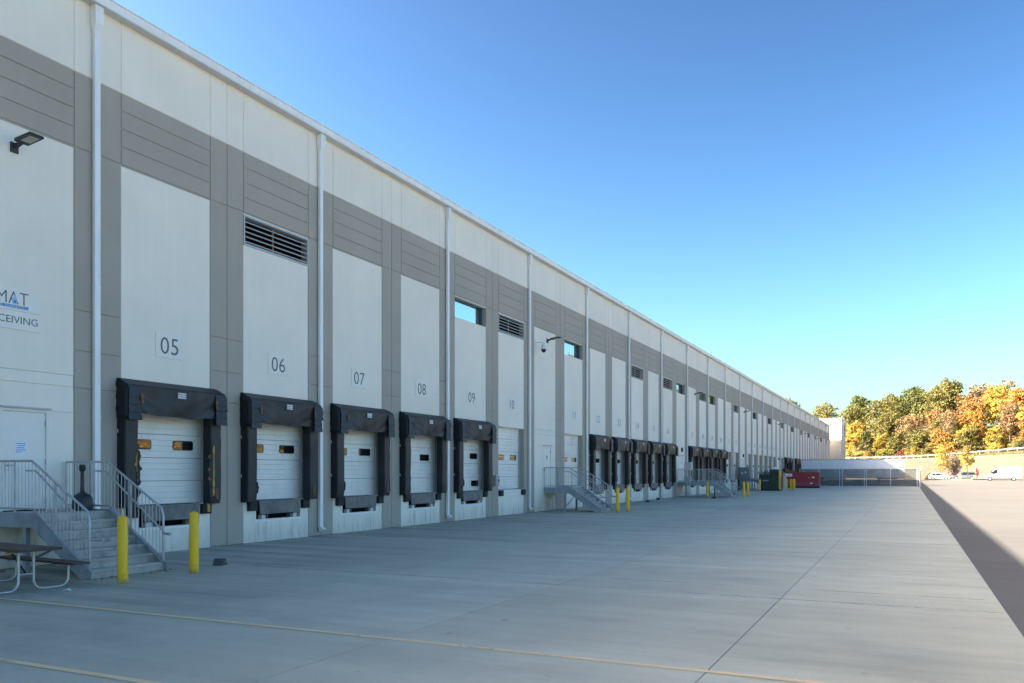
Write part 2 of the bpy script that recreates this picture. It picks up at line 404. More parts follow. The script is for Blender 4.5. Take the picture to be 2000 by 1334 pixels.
def tag(o, label=None, cat=None, group=None, kind=None):
    if label: o['label'] = label
    if cat: o['category'] = cat
    if group: o['group'] = group
    if kind: o['kind'] = kind
    return o

def thing(name, label, cat, loc=(0, 0, 0), rz=0.0, group=None):
    o = bpy.data.objects.new(name, None); COL.objects.link(o); o.location = loc; o.rotation_euler = (0, 0, rz)
    o.empty_display_size = 0.2
    return tag(o, label, cat, group)

CHILD = {}
def kids(o): return [c for c in bpy.data.objects if c.parent == o]
def copy_tree(o, parent=None):
    c = o.copy(); COL.objects.link(c); c.parent = parent
    for ch in kids(o): copy_tree(ch, c)
    return c

def text_mesh(body, size, name, mat, depth=0.004, bold=0.0, spacing=1.0):
    cu = bpy.data.curves.new(name, 'FONT'); cu.body = body; cu.size = size; cu.extrude = depth; cu.offset = bold
    cu.space_character = spacing; cu.resolution_u = 4
    ob = bpy.data.objects.new(name, cu); COL.objects.link(ob)
    dg = bpy.context.evaluated_depsgraph_get()
    me = bpy.data.meshes.new_from_object(ob.evaluated_get(dg))
    bpy.data.objects.remove(ob); bpy.data.curves.remove(cu)
    me.name = name; me.materials.clear(); me.materials.append(mat)
    xs = [v.co.x for v in me.vertices]; ys = [v.co.y for v in me.vertices]
    return me, (min(xs), max(xs), min(ys), max(ys))
TXT_ROT = (radians(90), 0, radians(90))       # text plane faces +X, reads along +Y

def smooth01(a): a = max(0.0, min(1.0, a)); return a * a * (3 - 2 * a)
def lot_z(x, y):
    return -0.02 + 0.47 * smooth01((y - 125) / 85.0) * smooth01((x - 20.5) / 8.0)

# ------------------------------------------------------------------ ground
me_v, me_f = [], []
gx = [-900, -400, -200, -100, -70, -40, -20, 0, 10, 18, 19, 20, 21, 22, 23, 24, 25, 26, 27, 30, 35, 45, 60, 90, 140, 220, 400, 900]
gy = [-900, -300, -120, -60, 0, 40, 70, 85, 100, 110, 120, 130, 140, 150, 160, 170, 180, 190, 200, 220, 260, 320, 450, 900, 1500]
for y in gy:
    for x in gx: me_v.append((x, y, lot_z(x, y)))
nx = len(gx)
for j in range(len(gy) - 1):
    for i in range(nx - 1): me_f.append((j * nx + i, j * nx + i + 1, (j + 1) * nx + i + 1, (j + 1) * nx + i))
gm = MB(); gm.v = me_v; gm.f = me_f
tag(gm.build('ground', M['asphalt'], smooth=True), kind='structure')

apron = MB().box(-0.02, 18.47, -30, 127.5, -0.2, -0.0065).build('concrete_apron', M['joint'])
tag(apron, kind='structure')
XJ = [0.02, 3.76, 7.6, 11.41, 15.32, 18.5]
YJ = [9.13 + 4.45 * i for i in range(-9, 27)] + [128.0]
cache = {}
def shared(key, fn):
    if key not in cache: cache[key] = fn()
    return cache[key]
for j in range(len(YJ) - 1):
    if YJ[j] < -5: continue
    for i in range(5):
        w = XJ[i + 1] - XJ[i] - 0.009; d = YJ[j + 1] - YJ[j] - 0.009
        def mk(w=w, d=d):
            m = MB(); c = 0.004
            m.hull([(c, c, 0), (w - c, c, 0), (w - c, d - c, 0), (c, d - c, 0)], [(0, 0, -c), (w, 0, -c), (w, d, -c), (0, d, -c)])
            m.hull([(0, 0, -c), (w, 0, -c), (w, d, -c), (0, d, -c)], [(0, 0, -0.1), (w, 0, -0.1), (w, d, -0.1), (0, d, -0.1)])
            m.f = [f for k, f in enumerate(m.f) if k not in (0, 7)]
            return m.mesh('slab', M['court'])
        link('slab', shared(('slab', round(w, 3), round(d, 3)), mk), apron, (XJ[i] + 0.0045, YJ[j] + 0.0045, rnd.uniform(-0.0015, 0.0015)))
for y, x0, x1, mt, wd in ((5.78, 1.0, 16.4, 'line_y', .10), (8.58, 1.2, 18.3, 'line_y', .10), (14.0, 4.2, 18.45, 'line_f', .10), (2.9, 2.0, 18.3, 'line_y', .1),
                          (15.3, 9.5, 18.3, 'line_f', .08), (22.2, 3, 18.2, 'line_f', .1), (26.3, 3, 18.2, 'line_f', .1), (30.4, 3, 18.2, 'line_f', .1), (34.5, 3, 18.2, 'line_f', .1), (47, 3, 18, 'line_f', .1), (51, 3, 18, 'line_f', .1)):
    m = MB(); m.add([(x0, y - wd / 2, .005), (x1, y - wd / 2, .005), (x1, y + wd / 2, .005), (x0, y + wd / 2, .005)], [(0, 1, 2, 3)])
    m.build('painted_line', M[mt], apron)

# ------------------------------------------------------------------ warehouse
YB, HB = 13.41, 4.095
PL, PW = 0.635, 2.84              # pilaster half width, infill width
K0, KN, KEND = -3, 18, 49
YEND = 215.7
wh = thing('warehouse', 'long white and grey warehouse with a row of loading docks', 'warehouse')
Z_BAND0, Z_BAND1, Z_SOF = 9.5, 11.23, 12.90
GAP = 0.028
far_mb = {'white': MB(), 'grey': MB()}
def piece(name, mat, k, y0, y1, z0, z1, proud=0.0, g=GAP):
    """one tilt-up panel face, joints recessed all round"""
    y0 += g / 2; y1 -= g / 2; z0 += g / 2; z1 -= g / 2
    if k > KN:
        far_mb[mat].box(-0.03, proud, y0, y1, z0, z1); return
    w, h = y1 - y0, z1 - z0
    me = shared(('pc', mat, round(w, 3), round(h, 3)), lambda: MB().cbox(-0.034, 0, 0, w, 0, h, 0.009).mesh(name, M[mat]))
    link(name, me, wh, (proud, y0, z0))

LOUV = {1, 5, 10, 12, 15, 19, 28, 34, 40, 46}
WIND = {4, 7, 13, 16, 22, 25, 31, 37, 43}
MAND = {-1, 6, 13, 20, 27}
SHEL = {0, 1, 2, 3, 4, 8, 9, 10, 11, 12, 14, 15, 16, 17, 29, 30, 32, 33, 35}
ZW0, ZW1 = 8.58, 9.44
ZD0, ZD1 = 1.22, 4.17
core = {'white': MB(), 'grey': MB()}
CX0, CX1 = -0.32, -0.022
for k in range(K0, KEND):
    y = YB + HB * k; a, b, e = y + PL, y + PL + PW, y + HB
    # joints' backing
    core['grey'].box(CX0, CX1, y, a, 0, Z_BAND1); core['grey'].box(CX0, CX1, b, e, 0, Z_BAND1)
    core['white'].box(CX0, CX1, y, e, Z_BAND1, Z_SOF + 0.12)
    core['grey'].box(CX0, CX1, a, b, Z_BAND0 - 0.03, Z_BAND1)
    for (p, q) in ((y, a), (a, b), (b, e)):
        piece('upper_panel', 'white', k, p, q, Z_BAND1, Z_SOF + 0.05, 0.0, 0.012)
    for (p, q) in ((y, a), (b, e)):
        piece('band_block', 'grey', k, p, q, Z_BAND0, Z_BAND1)
        for z0, z1 in ((5.77, Z_BAND0), (4.84, 5.77), (3.98, 4.84), (0.0, 3.98)):
            piece('pilaster_block', 'grey', k, p, q, z0, z1, 0.0, 0.024)
    hz = (Z_BAND1 - Z_BAND0) / 4
    for i in range(4): piece('band_board', 'grey', k, a, b, Z_BAND0 + hz * i, Z_BAND0 + hz * (i + 1))
    top = Z_BAND0 - 0.03
    if k in LOUV or k in WIND:
        core['white'].box(CX0, CX1 + 0.012, a, b, ZW1, top); top = ZW0
    g0 = 0.008
    if k in MAND or k < -1:
        d0 = a + PW / 2 + 0.25 - 0.52; d1 = d0 + 1.04; dz = 3.40
        if k < -1: d0 = d1 = None
        piece('wall_panel', 'white', k, a, b, 4.25, top, -0.012, g0)
        piece('wall_panel', 'white', k, a, b, 3.98, 4.25, -0.012, 0.022)
        core['white'].box(CX0, CX1 - 0.02, a, b, 3.98, top)
        if d0 is None:
            piece('wall_panel', 'white', k, a, b, 0, 3.98, -0.012, g0); core['white'].box(CX0, CX1 - 0.02, a, b, 0, 3.98)
        else:
            piece('wall_panel', 'white', k, a, b, dz, 3.98, -0.012, 0.012)
            piece('wall_panel', 'white', k, a, d0, ZD0, dz, -0.012, g0); piece('wall_panel', 'white', k, d1, b, ZD0, dz, -0.012, g0)
            piece('wall_panel', 'white', k, a, b, 0, ZD0, -0.012, 0.02)
            core['white'].box(CX0, CX1 - 0.02, a, d0, 0, 3.98); core['white'].box(CX0, CX1 - 0.02, d1, b, 0, 3.98)
            core['white'].box(CX0, CX1 - 0.02, d0, d1, 0, ZD0 - 0.02); core['white'].box(CX0, CX1 - 0.02, d0, d1, dz, 3.98)
    else:
        piece('wall_panel', 'white', k, a, b, ZD1, top, -0.012, g0)
        core['white'].box(CX0, CX1 - 0.02, a, b, ZD1, top)
        if k in SHEL:
            p0, p1 = a + 0.50, a + 2.45
            m = MB()
            m.box(CX0, -0.010, a + 0.004, p0, 0, ZD0); m.box(CX0, -0.010, p1, b - 0.004, 0, ZD0); m.box(CX0, -0.010, p0, p1, 0, 0.66)
            if k <= KN:
                bp = m.build('base_panel', M['white'], wh)
                fr = MB().box(-0.012, 0.004, p0 - 0.07, p0, 0.60, ZD0).box(-0.012, 0.004, p1, p1 + 0.07, 0.60, ZD0).box(-0.012, 0.004, p0, p1, 0.60, 0.665)
                fr.build('pit_angle', M['metal_white'], wh)
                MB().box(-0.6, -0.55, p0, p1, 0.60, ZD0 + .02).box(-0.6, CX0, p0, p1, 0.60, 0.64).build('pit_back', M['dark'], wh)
            else: far_mb['white'].v, far_mb['white'].f = (lambda o: (o.v, o.f))(far_mb['white'].add(m.v, m.f))
        else:
            piece('base_panel', 'white', k, a, b, 0, ZD0, -0.012, g0)
            core['white'].box(CX0, CX1 - 0.02, a, b, 0, ZD0 - 0.01)
for kk, mb in core.items(): mb.build('wall_core', M[kk], wh)
for kk, mb in far_mb.items(): tag(mb.build('far_panels', M[kk], wh), kind='stuff')
YE2 = YB + HB * KEND
# body of the building: roof deck, rear, ends, plain run behind the viewpoint
MB().box(-70, -0.1, -60, YE2, 12.95, 13.06).build('roof', M['soffit'], wh)
MB().box(-70, -69.6, -60, YE2, 0, 12.95).box(-69.6, -0.33, YE2 - 0.4, YE2, 0, 12.95).box(-69.6, -0.3, -60, -59.6, 0, 12.95).box(-0.32, 0, -59.6, YB + HB * K0, 0, 12.95).build('outer_wall', M['white'], wh)
MB().box(-0.75, -0.62, YB + HB * K0, YE2 - .41, 0, 12.9).build('inner_lining', M['dark'], wh)
# eaves
gut = MB().prism([(0.02, 12.955), (0.25, 12.955), (0.275, 13.13), (0.30, 13.135), (0.30, 13.16), (0.0, 13.16), (-0.2, 13.09), (-0.2, 13.065)], 'y', -59, YE2 + 0.1).build('gutter', M['metal_white'], wh)
MB().box(-0.25, 0.18, -59, YE2 + .1, 13.163, 13.19).build('drip_edge', M['metal_white'], wh)
sm = MB().box(-0.02, 0.246, 0.006, HB / 4 - 0.006, 12.925, 12.953).mesh('soffit_panel', M['soffit'])
ns = 0
for k in range(-1, KN):
    for i in range(4):
        link('soffit_panel', sm, gut, (0, YB + HB * k + HB / 4 * i, 0))
sf = MB()
for k in list(range(-14, -1)) + list(range(KN, KEND)):
    for i in range(4): sf.box(-0.02, 0.246, YB + HB * k + HB / 4 * i + .006, YB + HB * k + HB / 4 * (i + 1) - .006, 12.925, 12.953)
tag(sf.build('far_soffit', M['soffit'], gut), kind='stuff')
# downspouts
def ds_mesh(n):
    pipe = MB().box(0.03, 0.12, -0.072, 0.072, 0.30, 12.45)
    for z in (3.3, 6.35, 9.4): pipe.box(0.027, 0.124, -0.076, 0.076, z, z + 0.05)
    boot = MB().hull([(0.03, -0.072, 0.30), (0.12, -0.072, 0.30), (0.12, 0.072, 0.30), (0.03, 0.072, 0.30)], [(0.10, -0.09, 0.13), (0.26, -0.09, 0.20), (0.26, 0.09, 0.20), (0.10, 0.09, 0.13)])
    head = MB().box(0.012, 0.19, -0.11, 0.11, 12.50, 12.92)
    head.hull([(0.012, -0.11, 12.50), (0.19, -0.11, 12.50), (0.19, 0.11, 12.50), (0.012, 0.11, 12.50)], [(0.028, -0.075, 12.34), (0.123, -0.075, 12.34), (0.123, 0.075, 12.34), (0.028, 0.075, 12.34)])
    return [x.mesh(nm, M['metal_white']) for nm, x in (('downspout', pipe), ('downspout_boot', boot), ('conductor_head', head))]
dsm = ds_mesh(0)
for n in range(-1, 25):
    d = link('downspout', dsm[0], wh, (0, YB + 2 * HB * n - 0.10, 0))
    link('downspout_boot', dsm[1], d); link('conductor_head', dsm[2], d)
# louvres and windows
lfr = MB().box(-0.25, 0.012, 0.0, 0.05, ZW0, ZW1).box(-0.25, 0.012, PW - 0.05, PW, ZW0, ZW1).box(-0.25, 0.012, 0.05, PW - .05, ZW1 - .05, ZW1).box(-0.25, 0.012, .05, PW - .05, ZW0, ZW0 + .05).mesh('louver_frame', M['alu'])
lbk = MB().box(-0.29, -0.27, 0, PW, ZW0, ZW1).mesh('louver_back', M['dark'])
lsl = MB().prism([(-0.17, 0.075), (-0.165, 0.088), (-0.02, 0.012), (0.0, 0.012), (0.0, -0.012), (-0.02, -0.008)], 'y', 0.052, PW - 0.052).mesh('louver_slat', M['alu'])
lml = MB().box(-0.2, -0.17, PW * .5 - .02, PW * .5 + .02, ZW0 + .05, ZW1 - .05).mesh('mullion', M['alu'])
wgl = MB().box(-0.285, -0.275, 0.0, PW, ZW0, ZW1).mesh('window_pane', M['glass'])
wfr = MB().box(-0.29, -0.20, 0.0, 0.07, ZW0, ZW1).box(-0.29, -0.20, PW - 0.07, PW, ZW0, ZW1).box(-0.29, -0.20, 0.07, PW - .07, ZW1 - .06, ZW1).box(-0.29, -0.20, .07, PW - .07, ZW0, ZW0 + .05).mesh('window_frame', M['teal'])
for k in sorted(LOUV):
    y = YB + HB * k + PL
    o = link('louver', lfr, wh, (0, y, 0)); link('louver_back', lbk, o); link('mullion', lml, o)
    for i in range(5): link('louver_slat', lsl, o, (0, 0, ZW0 + 0.10 + 0.142 * i))
for k in sorted(WIND):
    y = YB + HB * k + PL
    o = link('window', wfr, wh, (0, y, 0)); link('window_pane', wgl, o)
    MB().box(-0.28, 0.0, 0.0, PW, ZW0 - 0.02, ZW0 - .001).build('window_sill', M['white'], o)

# ---- sectional dock doors
DX = -0.30
SECN = 5; SH = (ZD1 + 0.05 - ZD0) / SECN
def section_mesh():
    m = MB(); prof = [(0, 0.004)]
    ribs = 4
    for r in range(ribs):
        z0 = SH * r / ribs
        prof += [(0.0, z0 + 0.006), (0.022, z0 + 0.016), (0.022, z0 + SH / ribs * 0.82), (0.012, z0 + SH / ribs * 0.86), (0.012, z0 + SH / ribs - 0.004)]
    prof += [(0, SH - 0.003)]
    prof = [(-0.04, 0.004)] + prof + [(-0.04, SH - 0.003)]
    m.prism(prof, 'y', 0.015, PW - 0.015)
    return m.mesh('door_section', M['door'])
secm = section_mesh()
PWD, PHT = 0.64, 0.21
def rrect(y0, y1, z0, z1, r, n=3):
    pts = []
    for cx, cz, a0 in ((y1 - r, z0 + r, -pi / 2), (y1 - r, z1 - r, 0), (y0 + r, z1 - r, pi / 2), (y0 + r, z0 + r, pi)):
        for i in range(n + 1): t = a0 + pi / 2 * i / n; pts.append((cx + r * cos(t), cz + r * sin(t)))
    return pts
panem = MB().prism(rrect(0, PWD, 0, PHT, 0.05), 'x', 0.018, 0.031).mesh('vision_pane', M['pane'])
pfrm = MB().prism(rrect(-0.025, PWD + .025, -0.025, PHT + .025, 0.06), 'x', 0.012, 0.027).mesh('pane_gasket', M['black_pl'])
thr = MB().box(DX - 0.04, CX1 - .03, 0, PW, ZD0 - 0.012, ZD0 - 0.002).mesh('threshold', M['leveler'])
for k in list(range(0, 28)) + [28]:
    if k in MAND: continue
    y = YB + HB * k + PL
    o = link('dock_door', secm, wh, (DX, y, ZD0))
    for i in range(1, SECN): link('door_section', secm, o, (0, 0, SH * i))
    spots = [(0.46, 1.43), (1.83, 1.43)]
    if k == 4: spots = [(1.83, 1.43), (1.95, 0.22)]
    elif k in (3,): spots = [(0.40, 1.30), (1.78, 1.30)]
    elif k >= 8: spots = [(0.46, 1.43), (1.75, 1.43)]
    for sy, sz in spots:
        g = link('pane_gasket', pfrm, o, (0, sy, sz)); link('vision_pane', panem, o, (0, sy, sz))
    MB().box(DX + .03, DX + 0.10, PW - 0.075, PW - 0.01, ZD0, ZD1 - .3).build('door_track', M['alu'], wh, (0, y, 0)) if k < 19 else None
    if k not in SHEL: link('threshold', thr, wh, (0, y, 0))

# ---- personnel doors
mfr = MB().box(-0.10, 0.006, -0.06, 0.0, ZD0, 3.36).box(-0.10, 0.006, 0.98, 1.04, ZD0, 3.36).box(-0.10, 0.006, -0.06, 1.04, 3.36, 3.42).mesh('door_frame', M['man_door'])
mlf = MB().cbox(-0.08, -0.025, 0.004, 0.976, ZD0 + 0.02, 3.355, 0.004).mesh('door_leaf', M['man_door'])
mhd = MB().tube([(-0.03, 0.10, 2.20), (0.045, 0.10, 2.20), (0.045, 0.23, 2.20)], 0.013, 8).box(-0.03, -0.012, 0.06, 0.15, 2.08, 2.30).mesh('door_handle', M['tube'])
mhg = MB().box(-0.03, 0.004, 0.965, 0.985, 0, 0.13).mesh('hinge', M['alu'])
mdr = MB().box(0.0, 0.07, -0.08, 1.06, 3.425, 3.46).mesh('drip_cap', M['alu'])
for k in sorted(MAND):
    y = YB + HB * k + PL + PW / 2 + 0.25 - 0.49
    o = link('entrance_door', mfr, wh, (0, y, 0))
    link('door_leaf', mlf, o); link('door_handle', mhd, o); link('drip_cap', mdr, o)
    for z in (1.35, 2.22, 3.05): link('hinge', mhg, o, (0, 0, z))
# bumpers
bum = MB().cbox(-0.012, 0.12, 0, 0.32, 0.93, 1.20, 0.02).mesh('dock_bumper', M['rubber'])
for k in range(0, 28):
    if k in MAND: continue
    y = YB + HB * k + PL
    for yy in ((0.14, 2.47) if k in SHEL else (0.02, 2.50)): link('dock_bumper', bum, wh, (0, y + yy, 0))

# end tower of the warehouse
tw = thing('stair_tower', 'tall white tower at the far end of the warehouse', 'tower', (0, 216.2, 0))
MB().box(-14, 2.45, 0, 13, 0, 14.95).build('wall', M['white'], tw)
MB().box(2.46, 2.9, 0.4, 1.6, 0, 14.2).box(2.46, 2.9, 3.2, 4.4, 0, 14.2).box(2.46, 2.9, 6.2, 7.4, 0, 14.2).build('fin', M['white'], tw)
for z in (2.2, 6.4, 10.2):
    for y in (1.7, 4.6): MB().box(2.455, 2.56, y, y + 1.3, z, z + 2.6).build('window', M['glass'], tw)
MB().prism([(1.6, 11.9), (2.6, 12.0), (2.7, 13.3), (1.8, 13.5)], 'x', 2.92, 3.02).build('emblem', M['car_red'], tw)
MB().prism([(4.0, 10.8), (4.9, 10.8), (4.9, 11.8), (4.0, 11.8)], 'x', 2.92, 3.02).build('emblem', M['car_red'], tw)
MB().box(2.46, 4.2, 1.8, 2.1, 7.0, 7.2).build('canopy_rail', M['metal_white'], tw)
MB().box(-14.1, 2.55, -.1, 13.1, 14.95, 15.1).build('coping', M['metal_white'], tw)

# ------------------------------------------------------------------ dock shelters
WORD = {5: 'five', 6: 'six', 7: 'seven', 8: 'eight', 9: 'nine', 10: 'ten', 11: 'eleven', 12: 'twelve', 13: 'thirteen', 14: 'fourteen', 15: 'fifteen', 16: 'sixteen', 17: 'seventeen', 18: 'eighteen', 19: 'nineteen', 20: 'twenty', 21: 'twenty-one', 22: 'twenty-two', 23: 'twenty-three', 24: 'twenty-four', 25: 'twenty-five', 26: 'twenty-six', 27: 'twenty-seven', 28: 'twenty-eight'}
DOCKNO = {0: '05', 1: '06', 2: '07', 3: '08', 4: '09', 5: '10', 7: '11', 8: '12', 9: '13', 10: '14', 11: '15', 12: '16', 14: '17', 15: '18', 16: '19', 17: '20', 18: '21', 19: '22', 21: '23', 22: '24', 23: '25', 24: '26', 25: '27', 26: '28'}
def vinyl_pad(y0, y1, z0, z1, seed, depth=0.27):
    """upright foam pad wrapped in vinyl: rounded nose, slightly slumped"""
    r = random.Random(seed); m = MB()
    prof = [(0.0, 0.0), (depth - 0.05, 0.0), (depth - 0.015, 0.02), (depth, 0.06), (depth + 0.008, 0.5), (depth, 0.94), (depth - 0.015, 0.98), (depth - 0.05, 1.0), (0.0, 1.0)]
    n = 14; rings = []
    for i in range(n + 1):
        z = z0 + (z1 - z0) * i / n; dx = r.uniform(-0.008, 0.008); dy = r.uniform(-0.008, 0.008)
        pinch = 0.03 if i == 0 else 0.0
        rings.append([(max(0.0, px + (dx - pinch if px > .1 else 0)), y0 + (y1 - y0) * py + (dy if px > .1 else 0), z) for px, py in prof])
    k = len(prof); vs = [p for g in rings for p in g]; fs = []
    for i in range(n):
        for j in range(k): fs.append((i * k + j, i * k + (j + 1) % k, (i + 1) * k + (j + 1) % k, (i + 1) * k + j))
    fs += [tuple(range(k - 1, -1, -1)), tuple(range(n * k, n * k + k))]
    return m.add(vs, fs)

def curtain(seed):
    r = random.Random(seed); m = MB(); nyy, nz = 40, 12
    ph = [r.uniform(0, 6.28) for _ in range(4)]
    def sag(u): return 0.05 * sin(u * pi) + 0.012 * sin(u * 17 + ph[0]) - (0.10 * math.exp(-((u - 0.03) / .05) ** 2)) - 0.08 * math.exp(-((u - 0.97) / .04) ** 2)
    front = []
    for i in range(nz + 1):
        t = i / nz
        for j in range(nyy + 1):
            u = j / nyy; y = -0.02 + 2.92 * u
            zb = 3.49 - sag(u)
            z = 4.13 + (zb - 4.13) * t
            x = 0.40 - 0.03 * t + 0.028 * t * sin(u * 13 + ph[1] + 1.4 * t) + 0.014 * t * sin(u * 31 + ph[2]) + 0.03 * t * sin((u - .5) * 6 + 4 * t)
            # diagonal pull folds from both upper corners
            x += 0.022 * sin(14 * (t - 2.2 * u)) * math.exp(-u * 5) * min(1, 4 * t) + 0.022 * sin(14 * (t - 2.2 * (1 - u))) * math.exp(-(1 - u) * 5) * min(1, 4 * t)
            front.append((x, y, z))
    n = len(front)
    back = [(x - 0.012, y, z) for x, y, z in front]
    fs = []; w = nyy + 1
    for i in range(nz):
        for j in range(nyy):
            a = i * w + j; fs.append((a, a + 1, a + w + 1, a + w)); fs.append((n + a, n + a + w, n + a + w + 1, n + a + 1))
    for j in range(nyy):
        a = nz * w + j; fs.append((a, a + 1, n + a + 1, n + a)); fs.append((j, n + j, n + j + 1, j + 1))
    for i in range(nz):
        a = i * w; fs.append((a, a + w, n + a + w, n + a)); a = i * w + nyy; fs.append((a, n + a, n + a + w, a + w))
    return m.add(front + back, fs)

def ragged(seed, h, wmax, n=14, sweep=1):
    r = random.Random(seed); L, R = [], []
    for i in range(n + 1):
        z = h * i / n; env = sin(pi * min(1, max(0.06, i / n)))
        R.append((r.uniform(0.0, 0.02), z)); L.append((-sweep * (0.03 + wmax * env * r.uniform(0.25, 1.0)), z + r.uniform(-.02, .02)))
    return R + L[::-1]

def make_shelter(seed, flap=True, torn=0):
    t = thing('dock_shelter', '', 'dock shelter')
    L = vinyl_pad(-0.11, 0.27, 1.20, 4.10, seed).build('side_pad', M['vinyl'], t, smooth=True)
    R = vinyl_pad(2.60, 2.98, 1.20, 4.10, seed + 1).build('side_pad', M['vinyl'], t, smooth=True)
    # flank cloth of the left pad as it faces the court
    MB().box(0.0, 0.225, -0.118, -0.108, 1.19, 4.05).build('flank_cloth', M['vinyl_side'], L)
    MB().box(0.0, 0.225, 2.594, 2.602, 1.22, 4.0).build('flank_cloth', M['vinyl_side'], R)
    hd = MB().prism([(0.0, 3.62), (0.0, 4.32), (0.05, 4.325), (0.37, 4.165), (0.40, 4.12), (0.36, 3.75), (0.30, 3.62)], 'y', -0.13, 3.0).build('head_pad', M['vinyl'], t)
    cu = curtain(seed).build('head_curtain', M['vinyl'], t, smooth=True)
    r = random.Random(seed)
    for side in (0, 1):
        y0 = -0.14 if side == 0 else 2.62
        # wrap-round corner cloth with folds
        m = MB(); vs = []; nz = 9
        for i in range(nz + 1):
            z = 4.27 - 0.9 * i / nz
            ex = 0.40 if i > 1 else 0.20 + 0.1 * i
            for j, x in enumerate((0.0, ex * .33, ex * .66, ex)):
                s = -1 if side == 0 else 1
                yy = (-0.135 if side == 0 else 3.0) + s * (0.012 * sin(i * 2.1 + j * 1.7 + seed) + 0.01)
                vs.append((x, yy, z - 0.05 * x))
        fs = []
        for i in range(nz):
            for j in range(3): a = i * 4 + j; fs.append((a, a + 1, a + 5, a + 4))
        m.add(vs, fs); 
        c = m.build('corner_cloth', M['vinyl_side'], hd, smooth=True)
        so = c.modifiers.new('s', 'SOLIDIFY'); so.thickness = 0.008
        for i in range(4):
            zt = 4.10 - 0.185 * i; tilt = r.uniform(-0.02, 0.025); w = r.uniform(0.34, 0.40)
            q = MB().hull([(0.425, y0, zt), (0.425, y0 + w, zt - tilt), (0.415, y0 + w, zt - tilt), (0.415, y0, zt)],
                          [(0.455 + r.uniform(0, .012), y0 - 0.01, zt - 0.235), (0.45 + r.uniform(0, .015), y0 + w + 0.005, zt - 0.235 + tilt), (0.436, y0 + w, zt - 0.23), (0.438, y0, zt - 0.23)])
            q.build('corner_flap', M['vinyl'], hd)
        MB().prism([(y0 + .36 * (1 - side) - .05, 3.95), (y0 + .36 * (1 - side) + .04, 3.98), (y0 + .36 * (1 - side) + .05, 3.74), (y0 + .36 * (1 - side) - .02, 3.70)], 'x', 0.462, 0.468).build('scuff', M['scuff'], hd)
    tg = MB()
    for i in range(3): tg.box(0.424, 0.434, 1.34, 1.60, 3.93 + 0.052 * i, 3.965 + 0.052 * i)
    tg.build('maker_tag', M['tag'], cu)
    for zz in (1.9, 3.0): MB().box(0.0, 0.05, -0.15, -0.119, zz, zz + 0.09).build('fixing_bracket', M['alu'], L)
    MB().box(0.281, 0.289, 2.74, 2.86, 1.32, 1.62).build('scuff', M['scuff'], R)
    if torn:
        MB().prism([(y + 2.70, z + 1.42) for y, z in ragged(seed + 5, 1.35, 0.16)], 'x', 0.20, 0.292).build('exposed_foam', M['foam'], R)
        for i in range(5):
            MB().prism([(y + 2.63, z + 1.35 + .24 * i) for y, z in ragged(seed + 20 + i, r.uniform(.22, .42), 0.15, 7)], 'x', 0.285 + .004 * i, 0.300 + .004 * i).build('torn_strip', M['vinyl_side'], R)
        MB().box(0.10, 0.16, 2.60, 2.68, 0.98, 1.24).build('hanging_foam', M['foam'], R)
        MB().prism([(y + 0.25, z + 2.05) for y, z in ragged(seed + 8, .5, 0.10, 8)], 'x', 0.22, 0.290).build('exposed_foam', M['foam'], L)
        for i in range(4):
            MB().prism([(y + 0.22, z + 1.45 + .27 * i) for y, z in ragged(seed + 30 + i, r.uniform(.22, .40), 0.12, 7, -1)], 'x', 0.284 + .004 * i, 0.297 + .004 * i).build('torn_strip', M['vinyl_side'], L)
    elif seed % 3 == 0:
        MB().prism([(y + 0.25, z + 1.45) for y, z in ragged(seed + 8, .3, 0.05, 6, -1)], 'x', 0.24, 0.283).build('torn_strip', M['vinyl_side'], L)
    return t

def make_leveler():
    t = thing('dock_leveler', '', 'dock leveler')
    MB().box(-0.30, 0.03, 0.56, 2.39, 1.18, 1.212).build('deck_plate', M['leveler'], t)
    MB().hull([(0.035, 0.56, 1.215), (0.075, 0.56, 1.215), (0.075, 2.39, 1.215), (0.035, 2.39, 1.215)], [(0.045, 0.60, 0.82), (0.085, 0.60, 0.82), (0.085, 2.35, 0.82), (0.045, 2.35, 0.82)]).build('lip_plate', M['leveler'], t)
    MB().tube([(0.03, 0.57, 1.20), (0.03, 2.38, 1.20)], 0.018, 8).build('hinge_tube', M['leveler'], t)
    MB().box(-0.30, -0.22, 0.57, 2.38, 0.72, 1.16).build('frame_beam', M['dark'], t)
    for y in (0.72, 2.10): MB().box(-0.12, 0.02, y, y + 0.16, 0.668, 0.79).build('lip_keeper', M['beige'], t)
    for y in (1.0, 2.0): MB().box(-0.15, -0.02, y, y + .03, 0.668, 0.86).build('strut', M['leveler'], t)
    return t

